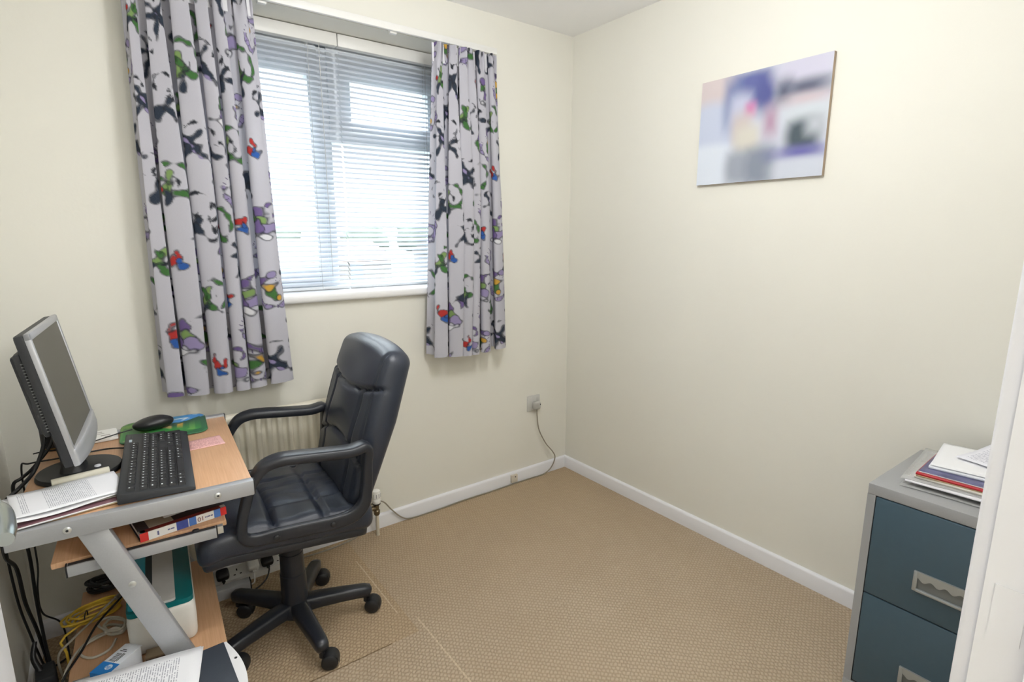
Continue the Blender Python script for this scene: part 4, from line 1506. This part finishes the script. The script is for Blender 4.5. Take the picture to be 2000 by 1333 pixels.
one('paper_flap', xf(s_prism(rounded(-PX / 2 + .006, -PX / 2 + .044, -PY / 2 + .02, PY / 2 - .02, .006), 0, 0.003), T(0, 0, PZ - .0028)), mat('bright_cyan_plastic', (40, 160, 186), 0.35), pr)
sc_ = one('scan_cover', xf(s_prism(rounded(-PX / 2 + .062, PX / 2 - .045, -PY / 2 + .010, PY / 2 - .02, .008), 0, 0.0075), T(0, 0, PZ - .0028)), mat('pale_grey_cover', (208, 208, 206), 0.4), pr)
one('power_light', s_lathe([(0.0042, PZ + .0046), (0.0038, PZ + .0052)], 14, (-PX / 2 + .077, -PY / 2 + .036, 0)), mat('white_led', (235, 240, 255), 0.3, emit=1.2), pr)

# leads lying on the shelf
def coil(c, rx, ry, turns, z0, dz, jit, rot, seed):
    r_ = random.Random(seed)
    P = []
    N = int(turns * 14)
    for i in range(N):
        a = 2 * PI * i / 14
        k = 1 + jit * math.sin(a * 0.37 + seed) + r_.uniform(-jit, jit) * .3
        x, y = rx * k * math.cos(a), ry * k * math.sin(a)
        P.append((c[0] + x * math.cos(rot) - y * math.sin(rot), c[1] + x * math.sin(rot) + y * math.cos(rot), z0 + dz * (0.5 + 0.5 * math.sin(a * .29 + seed)) + dz * .25 * i / N))
    return P
YC = mat('yellow_cable', (222, 186, 62), 0.45)
P = coil((-2.204, -0.338), 0.062, 0.034, 5, SZ + .004, 0.020, 0.24, 0.25, 2)
P = [(-2.262, -0.455, SZ - .10), (-2.268, -0.425, SZ - .03), (-2.268, -0.40, SZ + .006)] + P
t = thing('network_cable', 'coiled yellow network cable on the desk shelf', 'cable', (0, 0, 0))
one('cable_loops', s_tube(P, 0.0033, 8, per=3), YC, t)
one('cable_tie', s_tube([(-2.222, -0.372, SZ + .001), (-2.222, -0.371, SZ + .028), (-2.218, -0.335, SZ + .026), (-2.217, -0.336, SZ + .002)], 0.0016, 6), BLACKC, t)
one('plug_end', xf(s_box(-.006, .006, -.004, .004, -0.012, 0.012, bev=.001), T(-2.262, -0.456, SZ - .105)), YC, t)
t = thing('white_lead', 'coiled grey-white lead tied in a figure on the desk shelf', 'cable', (0, 0, 0))
P = [(-2.275, -0.575, SZ - .12), (-2.272, -0.57, SZ - .03), (-2.255, -0.548, SZ + .008), (-2.235, -0.49, SZ + .006), (-2.20, -0.455, SZ + .006)] + coil((-2.155, -0.452), 0.022, 0.040, 3, SZ + .004, 0.020, 0.25, 0.5, 5) + \
    [(-2.185, -0.47, SZ + .012), (-2.222, -0.478, SZ + .006), (-2.232, -0.510, SZ + .004), (-2.205, -0.545, SZ + .004), (-2.168, -0.538, SZ + .006), (-2.152, -0.505, SZ + .010)]
one('lead_loops', s_tube(P, 0.0034, 8, per=3), GREYC, t)
one('twist_tie', s_tube([(-2.175, -0.470, SZ + .018), (-2.150, -0.478, SZ + .026), (-2.135, -0.490, SZ + .014)], 0.0045, 8), mat('white_tie', (226, 222, 210), 0.6), t)
t = thing('printer_usb_lead', 'grey printer lead with a plug running off the shelf edge', 'cable', (0, 0, 0))
P = [(-2.125, -0.330, SZ + .046), (-2.165, -0.375, SZ + .046), (-2.20, -0.42, SZ + .040), (-2.25, -0.462, SZ + .024), (-2.278, -0.475, SZ + .004), (-2.284, -0.45, SZ - .06), (-2.275, -0.41, SZ - .15), (-2.255, -0.40, .012)]
one('lead', s_tube(P, 0.0030, 8), mat('warm_grey_lead', (160, 154, 140), 0.5), t)
one('plug_end', s_tube([(-2.118, -0.322, SZ + .046), (-2.145, -0.353, SZ + .046)], [0.0055, 0.0065], 10, smooth=False), mat('grey_plug', (150, 146, 136), 0.5), t)
t = thing('black_lead', 'black lead with a metal plug lying across the yellow cable', 'cable', (0, 0, 0))
P = [(-2.118, -0.358, SZ + .060), (-2.14, -0.400, SZ + .061), (-2.19, -0.475, SZ + .054), (-2.225, -0.54, SZ + .032), (-2.262, -0.600, SZ + .012), (-2.283, -0.63, SZ - .03), (-2.285, -0.64, 0.12), (-2.275, -0.66, 0.09)]
one('lead', s_tube(P, 0.0030, 8), BLACKC, t)
one('plug_end', s_tube([(-2.112, -0.343, SZ + .059), (-2.119, -0.360, SZ + .060)], [0.0035, 0.0045], 8, smooth=False), SCREW, t)
P = coil((-2.180, -0.195), 0.036, 0.026, 7, SZ + .005, 0.026, 0.22, -0.4, 9)
tag(one('coiled_lead', s_tube(P, 0.0042, 8, per=3), BLACKC), 'bundled black lead heaped at the back of the desk shelf', 'cable')

# ink cartridge carton, torn at one end
ik = thing('ink_carton', 'white and blue ink cartridge carton on the desk shelf', 'carton', (-2.150, -0.668, SZ), math.radians(42))
one('carton', s_box(-0.050, 0.050, -0.024, 0.024, 0, 0.058, bev=.001), mat('carton_white', (226, 232, 240), 0.5), ik)
CB = mat('carton_blue', (30, 126, 206), 0.45)
g = G().box(-0.0503, -0.012, -0.0242, 0.0243, 0.0578, 0.0584).box(-0.0506, -0.0500, -0.024, 0.024, 0.004, 0.058)
g.obj('blue_panel', CB, ik)
g = G()
for k in range(11):
    q = (-0.008 + k * 0.0026)
    wq = (0.0008, 0.0014, 0.0006, 0.0011)[k % 4]
    g.box(q, q + wq, 0.000, 0.014, 0.0580, 0.0584)
g.box(-0.010, 0.022, -0.004, -0.002, 0.0580, 0.0584).box(-0.006, 0.020, -0.008, -0.006, 0.0580, 0.0584).box(0.026, 0.028, -0.004, 0.015, 0.0580, 0.0584).box(0.031, 0.033, 0.0, 0.012, 0.0580, 0.0584)
g.obj('barcode', mat('barcode_black', (40, 42, 48), 0.5), ik)
disc = s_lathe([(0.0085, 0.0585), (0.0085, 0.0588)], 26, (-0.026, -0.006, 0))
lgo = one('logo_disc', disc, mat('logo_white', (222, 236, 248), 0.5), ik)
one('logo_letters', xf(text_mesh('hp', 0.0135), T(-0.026, -0.0055, 0.0590) @ R(-PI / 2, 'Z')), CB, lgo)
fl_ = G()
fl_.add((np.array([(0.050, -0.024, 0.058), (0.050, 0.024, 0.058), (0.062, 0.021, 0.050), (0.060, -0.019, 0.052), (0.050, -0.024, 0.0572), (0.050, 0.024, 0.0572), (0.062, 0.021, 0.0492), (0.060, -0.019, 0.0512)]),
         [[0, 1, 2, 3], [7, 6, 5, 4], [0, 4, 5, 1], [1, 5, 6, 2], [2, 6, 7, 3], [3, 7, 4, 0]]))
fl_.obj('torn_flap', MATS['carton_white'], ik)
t = thing('dark_carton', 'small dark box on the shelf behind the ink carton', 'box', (-2.062, -0.6585, SZ), math.radians(-8))
one('box_body', s_box(-0.026, 0.026, -0.018, 0.018, 0, 0.026, bev=.001), mat('dark_card', (74, 62, 54), 0.6, nscale=60, namt=0.2), t)
one('box_lid', s_box(-0.027, 0.027, -0.019, 0.019, 0.026, 0.031, bev=.001), mat('brown_card', (120, 104, 82), 0.6), t)
o = sheet_obj('loose_sheet', 4, 4, 0.11, 0.070, lambda x, y: 0.001 + 0.0015 * math.sin(30 * x), PAPER, (-2.196, -0.650, SZ + .001), math.radians(-8))
tag(o, 'loose white sheet on the shelf beside the ink carton', 'paper')

# ------------------------------------------------------------------ second printer on the floor in the foreground
P2 = thing('floor_printer', 'white printer with dark lid standing on the floor before the desk', 'printer', (-2.106, -0.9356, 0), math.radians(2))
def outline2(grow=0.0):
    o = []
    for k in range(25):
        a = k / 24
        y = -0.105 - grow + a * (0.21 + 2 * grow)
        o.append((0.189 + (0.020 + grow) * max(0.0, math.sin(PI * (0.10 + 0.86 * a))) - (0.012 if k == 0 else 0.0), y))
    o += [(-0.19, 0.105 + grow), (-0.205 - grow, 0.092), (-0.205 - grow, -0.092), (-0.19, -0.105 - grow)]
    return o
one('printer_body', s_prism(outline2(), 0.0, 0.318), mat('printer_body_white', (236, 236, 238), 0.35), P2)
one('base_skirt', s_prism(outline2(0.003), 0.0, 0.10), DARKP, P2)
one('scanner_lid', s_box(-0.20, 0.186, -0.104, 0.104, 0.3165, 0.3215, bev=.002), mat('slate_lid', (58, 64, 74), 0.5, nscale=200, namt=0.1), P2)
one('button_mark', xf(s_lathe([(0.0035, 0.318), (0.0035, 0.3185)], 12), T(0.198, 0.030, 0)), DARKP, P2)
LET = print_mat('letter_print', (243, 244, 248), (80, 84, 110), 56, header=((44, 112, 206), 0.12, 0.19, 0.16, 0.48), blocks=True, seed=5.1)
o = sheet_obj('loose_letter', 10, 8, 0.297, 0.21, lambda x, y: 0.001 + 0.0012 * math.sin(x * 18), PAPER, (-2.135, -0.8885, 0.3230), math.radians(-12))
tag(o, 'plain white sheet just showing beneath the letter on the floor printer', 'paper')
o = sheet_obj('printed_letter', 12, 8, 0.290, 0.21, lambda x, y: 0.0022 + 0.0016 * math.sin(x * 16 + .5), LET, (-2.134, -0.8935, 0.3250), math.radians(-10.5))
for l in o.data.uv_layers[0].data:
    l.uv = (1 - l.uv[1], l.uv[0])
tag(o, 'printed letter with blue heading lying on the floor printer', 'letter')

# ================================================================== office chair
CH = thing('office_chair', 'black leatherette swivel chair with loop arms at the desk', 'chair', (-1.6615, -0.455, 0), math.radians(177))
CHP = mat('black_chair_plastic', (35, 38, 45), 0.34, nscale=90, namt=0.1, bump=0.05, bscale=700)


def groove(d, depth, width):
    return depth * np.exp(-(d / width) ** 2)


def seat_def(Q):
    Q = Q.copy()
    x, y = Q[:, 0], Q[:, 1]
    top = np.clip(Q[:, 2] / 0.045, 0, 1)
    dome = 0.010 * np.cos(np.clip(y / 0.24, -1, 1) * PI / 2)
    gz = groove(x - 0.050, 0.014, 0.007) + groove(x + 0.095, 0.014, 0.007)
    inside = (x < 0.05) & (x > -0.20)
    for yy, dp in ((0.115, .006), (0.05, .004), (-0.015, .005), (-0.085, .006)):
        gz += np.where(inside, groove(y - yy - 0.08 * x, dp, 0.006), 0)
    puff = 0.004 * np.sin(x * 38 + 1.0) * np.sin(y * 26)
    Q[:, 2] += top * (dome - gz + puff)
    Q[:, 2] -= np.clip(x - 0.16, 0, 1) ** 2 * 3.2          # waterfall front
    Q[:, 2] += 0.085 * x
    return Q


one('seat', xf(s_rbox(0.50, 0.462, 0.090, 0.036, (70, 60, 10), seat_def), T(0.025, -0.012, 0.468)), LEATHER, CH, sharp=80)


def pan_def(Q):
    Q = Q.copy()
    x = Q[:, 0]
    Q[:, 2] -= np.clip(x - 0.16, 0, 1) ** 2 * 2.6
    Q[:, 2] += 0.085 * x
    return Q


one('seat_pan', xf(s_rbox(0.47, 0.44, 0.045, 0.020, (20, 10, 4), pan_def), T(0.030, -0.012, 0.424)), CHP, CH)
one('tilt_mechanism', G().box(0, 0.1, 0, 0.1, 0, 0.1).V[0].size and xf(s_rbox(0.20, 0.12, 0.04, 0.01, (6, 6, 4)), T(0.0, -0.005, 0.392)), CHP, CH)

BW, BHt, BT_ = 0.476, 0.545, 0.098


def back_def(Q):
    Q = Q.copy()
    x, y, z = Q[:, 0], Q[:, 1], Q[:, 2]              # x forward, z up the back
    k = np.clip((z + BHt / 2) / BHt, 0, 1)
    # arched top, slightly narrower foot
    Q[:, 1] = y * (0.93 + 0.10 * np.sin(PI * np.clip(k, 0, 1) * 0.9))
    Q[:, 2] -= 0.035 * (np.abs(y) / (BW / 2)) ** 2.6 * np.clip((k - 0.6) / 0.4, 0, 1)
    front = np.clip(x / (BT_ / 2), 0, 1)
    s1 = 0.125 - 0.10 * (y / 0.24) ** 2 * -0.35
    gx = groove(z - 0.090 - 0.7 * y ** 2, 0.016, 0.006)
    gx += groove(z + 0.075 + 1.1 * y ** 2, 0.015, 0.006)
    mid = (z < 0.09 + 0.7 * y ** 2) & (z > -0.27)
    gx += np.where(mid, groove(np.abs(y) - 0.135, 0.012, 0.006), 0)
    bulge = 0.016 * np.cos(np.clip(y / 0.24, -1, 1) * PI / 2) * np.sin(PI * k)
    puff = 0.003 * np.sin(z * 30) * np.cos(y * 22)
    pipe = groove(np.abs(y) - 0.205, 0.004, 0.004) * np.clip((k - .05) * 9, 0, 1)
    Q[:, 0] += front * (bulge - gx + puff - pipe)
    # lumbar curve
    Q[:, 0] += -0.030 * (k - 0.35) ** 2
    rear = np.clip(-x / (BT_ / 2), 0, 1)
    Q[:, 0] += rear * 0.030 * (1 - np.clip(k / 0.55, 0, 1))
    return Q


RC = math.radians(15.5)
one('backrest', xf(s_rbox(BT_, BW, BHt, 0.040, (8, 70, 80), back_def), T(-0.262, -0.020, 0.735) @ R(-RC, 'Y')), LEATHER, CH, sharp=80)

# loop arms: closed loops in planes either side of the seat
loop = [(-0.200, 0.700), (-0.150, 0.697), (-0.060, 0.706), (0.010, 0.714), (0.055, 0.716), (0.095, 0.703), (0.126, 0.662), (0.148, 0.600),
        (0.161, 0.545), (0.160, 0.512), (0.135, 0.494), (0.070, 0.489), (-0.010, 0.483), (-0.090, 0.478), (-0.150, 0.485), (-0.184, 0.515), (-0.195, 0.570), (-0.200, 0.640)]
for yy in (0.232, -0.246):
    P = smooth_path([(x, yy, z) for x, z in loop], 5, True)
    m_ = len(P)
    wts = np.array([0.027, .030, .031, .031, .029, .024, .018, .017, .016, .013, .011, .010, .010, .011, .013, .016, .017, .020])
    tts = np.array([0.016, .016, .016, .016, .016, .016, .014, .014, .014, .015, .018, .021, .022, .022, .022, .020, .017, .015])
    idx_ = np.arange(m_) / 5
    w_ = np.interp(idx_, np.arange(len(loop) + 1), np.append(wts, wts[0]))
    t_ = np.interp(idx_, np.arange(len(loop) + 1), np.append(tts, tts[0]))
    a_ = G().add(s_sweep(P, (0, 1, 0), w_, t_, 16, True, 0.55)).obj('armrest', CHP, CH, sharp=70)
    for lx, lz in ((0.075, 0.487), (-0.085, 0.478)):
        sg = 1 if yy > 0 else -1
        one('bolt', xf(s_lathe([(0.009, 0), (0.009, 0.003), (0.006, 0.005)], 16), T(lx, yy + sg * 0.0105, lz) @ R(-sg * PI / 2, 'X')), BLACKP, a_)
col_ = [(0.042, 0.088), (0.043, 0.10), (0.0415, 0.215), (0.039, 0.217), (0.0375, 0.290), (0.0350, 0.292), (0.0335, 0.365), (0.030, 0.40)]
one('column', s_lathe(col_, 36), CHP, CH)
one('hub', s_lathe([(0.050, 0.062), (0.058, 0.072), (0.056, 0.098), (0.044, 0.112)], 36), CHP, CH)
for k in range(5):
    aw = math.radians(129.2 - 72 * k - 177)
    ca, sa = math.cos(aw), math.sin(aw)
    RE = 0.236
    P = [np.array((ca * r_, sa * r_, z)) for r_, z in ((0.030, 0.090), (0.08, 0.091), (0.15, 0.088), (0.20, 0.085), (RE - .006, 0.082), (RE + .012, 0.079), (RE + .018, 0.077))]
    lg = G().add(s_sweep(P, (-sa, ca, 0), [0.030, .028, .025, .023, .022, .019, 0.010], [0.027, .025, .023, .022, .022, .019, .010], 16, power=0.62)).obj('leg', CHP, CH, sharp=60)
    # twin-wheel caster, all swung the same way
    cs = bpy.data.objects.new('caster', None)
    roll = math.radians(-30 - 177 + (0, 12, -6, 8, 0)[k])
    g = G()
    rx, ry = math.cos(roll), math.sin(roll)
    cx_, cy_ = ca * RE + rx * 0.022, sa * RE + ry * 0.022
    for s_ in (-1, 1):
        Mw = T(cx_ - ry * s_ * 0.0135, cy_ + rx * s_ * 0.0135, 0.0255) @ R(roll, 'Z') @ R(-s_ * PI / 2, 'X')
        g.add(xf(s_lathe([(0.0235, -0.009), (0.0255, -0.007), (0.0255, 0.005), (0.021, 0.009), (0.010, 0.0105)], 24), Mw))
    # hood over the wheels
    hv, hf = [], []
    ns_ = 14
    for i in range(ns_ + 1):
        a = PI * (-0.12 + 0.80 * i / ns_)
        for yv, rr_ in ((-0.020, 0.0275), (-0.012, 0.0300), (0.012, 0.0300), (0.020, 0.0275)):
            hv.append((rr_ * math.cos(a), yv, rr_ * math.sin(a)))
    for i in range(ns_):
        for j in range(3):
            hf.append([i * 4 + j, i * 4 + j + 1, (i + 1) * 4 + j + 1, (i + 1) * 4 + j])
    g.add(xf((np.array(hv), hf), T(cx_, cy_, 0.0260) @ R(roll, 'Z')))
    g.add(s_lathe([(0.010, 0.040), (0.0095, 0.066)], 14, (ca * RE, sa * RE, 0)))
    bpy.data.objects.remove(cs)
    g.obj('caster', BLACKP, lg)

# ================================================================== filing cabinet
FX, FY, FH = -0.446, -1.713, 0.676
FW = 0.400
fc = thing('filing_cabinet', 'grey two-drawer filing cabinet with blue-grey drawers by the wall', 'filing cabinet', (FX, FY, 0))
FG = mat('grey_steel_paint', (158, 159, 160), 0.4, nscale=350, namt=0.06)
FB = mat('slate_blue_steel_paint', (66, 88, 101), 0.38, nscale=60, namt=0.05)
D_ = -FX - 0.05
g = G()
g.box(0.0225, D_, -FW, 0, 0.020, FH - .0302)
g.box(0, 0.022, -0.020, 0, 0.062, FH - .0302).box(0, 0.022, -FW, -FW + 0.020, 0.062, FH - .0302)
g.box(0, D_, -FW, 0, FH - .030, FH, bev=.0015)
g.obj('carcass', FG, fc)
one('plinth', s_box(-0.003, 0.0222, -FW, 0, 0.0, 0.0615, bev=.0015), FG, fc)
one('drawer_gap', s_box(0.004, 0.021, -FW + .0202, -0.0202, 0.064, FH - .0305), mat('gap_black', (24, 24, 26), 0.7), fc)
HM = mat('silver_pull_plastic', (170, 174, 174), 0.32, metal=0.5)
for z0, z1, hz0, hz1 in ((0.358, 0.6435, 0.426, 0.482), (0.070, 0.3545, 0.138, 0.194)):
    dr = one('drawer', s_box(-0.0015, 0.016, -FW + .0225, -0.0225, z0, z1, bev=.002), FB, fc)
    hy0, hy1 = -0.270, -0.130
    # moulded recessed pull: flat rim with a wavy upper lip
    hg = G()
    hg.box(-0.007, 0.0, hy1 - .010, hy1, hz0, hz1, bev=.0015).box(-0.007, 0.0, hy0, hy0 + .010, hz0, hz1, bev=.0015)
    hg.box(-0.009, 0.0, hy0 + .008, hy1 - .008, hz0, hz0 + .008, bev=.002)
    nn = 40
    V, F = [], []
    for i in range(nn + 1):
        a = i / nn
        y = hy0 + .008 + (hy1 - hy0 - .016) * a
        zl = hz1 - .021 + 0.0045 * math.cos(a * PI * 2 * 4)
        V += [(-0.007, y, zl), (-0.007, y, hz1), (0.0, y, hz1), (-0.003, y, zl)]
    for i in range(nn):
        for j in range(4):
            F.append([i * 4 + j, i * 4 + (j + 1) % 4, (i + 1) * 4 + (j + 1) % 4, (i + 1) * 4 + j])
    hg.add((np.array(V), F))
    hg.obj('handle', HM, dr)
    one('handle_recess', s_box(-0.0022, -0.001, hy0 + .006, hy1 - .006, hz0 + .004, hz1 - .004), mat('recess_grey', (118, 122, 122), 0.4, metal=0.3), dr)

# papers piled on the cabinet
CZ = FH
CLR = bpy.data.materials.new('clear_plastic_film')
CLR.use_nodes = True
gg = NT(CLR)
pb = CLR.node_tree.nodes['Principled BSDF']
nn_ = gg.n('TexNoise')
nn_.inputs['Scale'].default_value = 14
gg.l(gg.mix(nn_.outputs['Fac'], lin(206, 206, 204), lin(232, 232, 230)), pb.inputs['Base Color'])
pb.inputs['Roughness'].default_value = 0.2
pb.inputs['Alpha'].default_value = 0.42


def pile(name, sx_, sy_, cx_, cy_, z, rot, th, mats, label, cat, zf=None, n=(10, 10)):
    o = sheet_obj(name, n[0], n[1], sx_, sy_, zf or (lambda x, y: th), mats, (cx_, cy_, z), math.radians(rot), th)
    return tag(o, label, cat)


pile('plastic_wallet', 0.24, 0.31, -0.268, -1.915, CZ + .001, 4, .0012, CLR, 'clear plastic wallet flat on the filing cabinet top', 'plastic wallet', lambda x, y: 0.0022 + 0.0012 * math.sin(x * 40) * math.sin(y * 25))
pile('shadow_gap_case', 0.17, 0.15, -0.245, -1.945, CZ + .004, 8, .010, mat('gap_shadow_grey', (60, 66, 66), 0.4), 'added dark case standing in for the shadow under the cabinet papers', 'case')  # added prop; its dark grey stands in for shadow beneath the raised papers
z = CZ + .0142
spec = [
    ('large_envelope', 0.285, 0.235, -0.240, -1.886, 3, .0035, mat('envelope_white', (232, 230, 234), 0.6), 'white envelope lowest of the paper pile on the cabinet', 'envelope'),
    ('clear_sleeve', 0.300, 0.225, -0.223, -1.861, 6, .0015, CLR, 'crumpled clear sleeve sticking out of the pile on the cabinet', 'plastic sleeve'),
    ('white_booklet', 0.262, 0.215, -0.223, -1.891, 2, .0065, mat('booklet_cream', (226, 220, 208), 0.6), 'cream booklet above the envelope in the cabinet pile', 'booklet'),
    ('brown_envelope', 0.262, 0.212, -0.222, -1.888, 4, .0025, mat('brown_card_edge', (176, 150, 116), 0.7), 'thin brown envelope in the middle of the cabinet pile', 'envelope'),
    ('red_magazine', 0.262, 0.212, -0.221, -1.889, 3, .0055, mat('magazine_red', (182, 36, 46), 0.4), 'red magazine in the paper pile on the cabinet', 'magazine'),
    ('photo_magazine', 0.256, 0.210, -0.216, -1.891, 3, .0030, [mat('magazine_photo', (96, 96, 132), 0.35, nscale=22, namt=0.7), mat('magazine_edge', (226, 224, 226), 0.6)], 'magazine with a dark photo cover lying above the red one', 'magazine'),
    ('letter_stack', 0.225, 0.220, -0.186, -1.901, 6, .0070, mat('letter_white', (238, 240, 246), 0.65), 'white letters lying on the photo magazine on the cabinet', 'papers'),
]
for nm, sx_, sy_, cx_, cy_, rot, th, m_, lab, cat in spec:
    pile(nm, sx_, sy_, cx_, cy_, z, rot, th, m_, lab, cat, (lambda th: (lambda x, y: th + (0.0008 if th < .002 else 0.0004) * math.sin(x * 30 + y * 20)))(th))
    z += th + .0004
pile('curled_sheet', 0.225, 0.225, -0.180, -1.902, z + .001, 8, .0008, PAPER, 'domed white sheet on top of the cabinet pile', 'paper', lambda x, y: 0.002 + 0.012 * max(0, 1 - (x / .11) ** 2) * max(0, 1 - (y / .12) ** 2))
pile('folded_letter', 0.20, 0.17, -0.150, -1.945, z + .008, -14, .0008, print_mat('folded_print', (240, 240, 248), (150, 150, 170), 30, seed=8.0), 'raised folded letter topmost on the filing cabinet pile', 'letter', lambda x, y: 0.010 + 0.10 * max(0.0, x + 0.02) + 0.02 * max(0, -y))

# ================================================================== unseen fill lamps, added out of frame to brighten the room
def fill_lamp(loc, label, power):
    t = thing('fill_lamp', label, 'lamp', loc, 0, None)
    one('fill_lamp_rose', s_lathe([(0.05, -0.02), (0.055, 0.0)], 24), WHITEP, t)
    em = mat('fill_lamp_opal', (255, 250, 240), 0.4, emit=0.8)
    one('fill_lamp_shade', s_lathe([(0.02, -0.105), (0.09, -0.095), (0.13, -0.07), (0.14, -0.045), (0.12, -0.02)], 32), em, t)
    point_lamp('fill_light', (loc[0], loc[1], loc[2] - 0.26), power, 0.14)
    return t


fill_lamp((-1.15, -1.25, H), 'added unseen ceiling lamp giving fill light in the room', ROOM_FILL)
fill_lamp((-1.30, -2.95, H), 'added unseen landing lamp giving fill light through the doorway', HALL_FILL)

# ================================================================== outside the window
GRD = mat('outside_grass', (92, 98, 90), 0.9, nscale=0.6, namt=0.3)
struct(one('exterior_ground', s_box(-90, 90, 3.0, 160, -3.1, -3.0), GRD), 'hazy ground outside the window', 'ground')
def house(x, y, w_, d_, h_, rh, rot, wallc, roofc, label):
    t = thing('house', label, 'house', (x, y, -3.0), rot, 'houses beyond the window')
    one('house_wall', s_box(-w_ / 2, w_ / 2, -d_ / 2, d_ / 2, 0, h_), mat('render_' + str(wallc[0]), wallc, 0.8), t)
    V = [(-w_ / 2 - .3, -d_ / 2 - .3, h_), (w_ / 2 + .3, -d_ / 2 - .3, h_), (w_ / 2 + .3, d_ / 2 + .3, h_), (-w_ / 2 - .3, d_ / 2 + .3, h_), (-w_ / 2 - .3, 0, h_ + rh), (w_ / 2 + .3, 0, h_ + rh)]
    one('house_roof', (np.array(V), [[0, 1, 5, 4], [2, 3, 4, 5], [1, 2, 5], [3, 0, 4], [3, 2, 1, 0]]), mat('roof_' + str(roofc[0]), roofc, 0.8, nscale=6, namt=0.2), t)
    for k in (-0.25, 0.25):
        one('house_window', s_box(k * w_ - .5, k * w_ + .5, -d_ / 2 - .04, -d_ / 2, 1.0, 2.1), mat('dull_window', (110, 120, 130), 0.3), t)
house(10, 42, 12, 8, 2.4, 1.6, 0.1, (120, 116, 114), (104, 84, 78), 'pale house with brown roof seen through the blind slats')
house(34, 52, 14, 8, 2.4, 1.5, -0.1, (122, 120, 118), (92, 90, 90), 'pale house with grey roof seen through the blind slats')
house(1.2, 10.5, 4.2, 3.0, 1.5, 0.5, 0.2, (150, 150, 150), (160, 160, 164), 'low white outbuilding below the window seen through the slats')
for k in range(8):
    r_ = random.Random(k)
    x, y = -14 + k * 11 + r_.uniform(-1.5, 1.5), 80 + r_.uniform(-5, 5)
    t = thing('tree', 'hazy tree on the skyline beyond the houses', 'tree', (x, y, -3.0), 0, 'hazy trees on the skyline')
    rr_ = r_.uniform(2.6, 3.6)
    Q, F = s_rbox(rr_ * 2, rr_ * 2, rr_ * 1.5, rr_ * .7, (10, 10, 8))
    Q = Q * np.array([1 + 0.22 * noise.noise(Vector(q * .6) + Vector((k, 0, 0))) for q in Q])[:, None]
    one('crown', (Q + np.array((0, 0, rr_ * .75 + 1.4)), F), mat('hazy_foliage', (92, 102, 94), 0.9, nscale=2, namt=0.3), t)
    one('trunk', s_lathe([(0.25, 0), (0.18, 2.2)], 10), mat('bark', (110, 96, 84), 0.9), t)
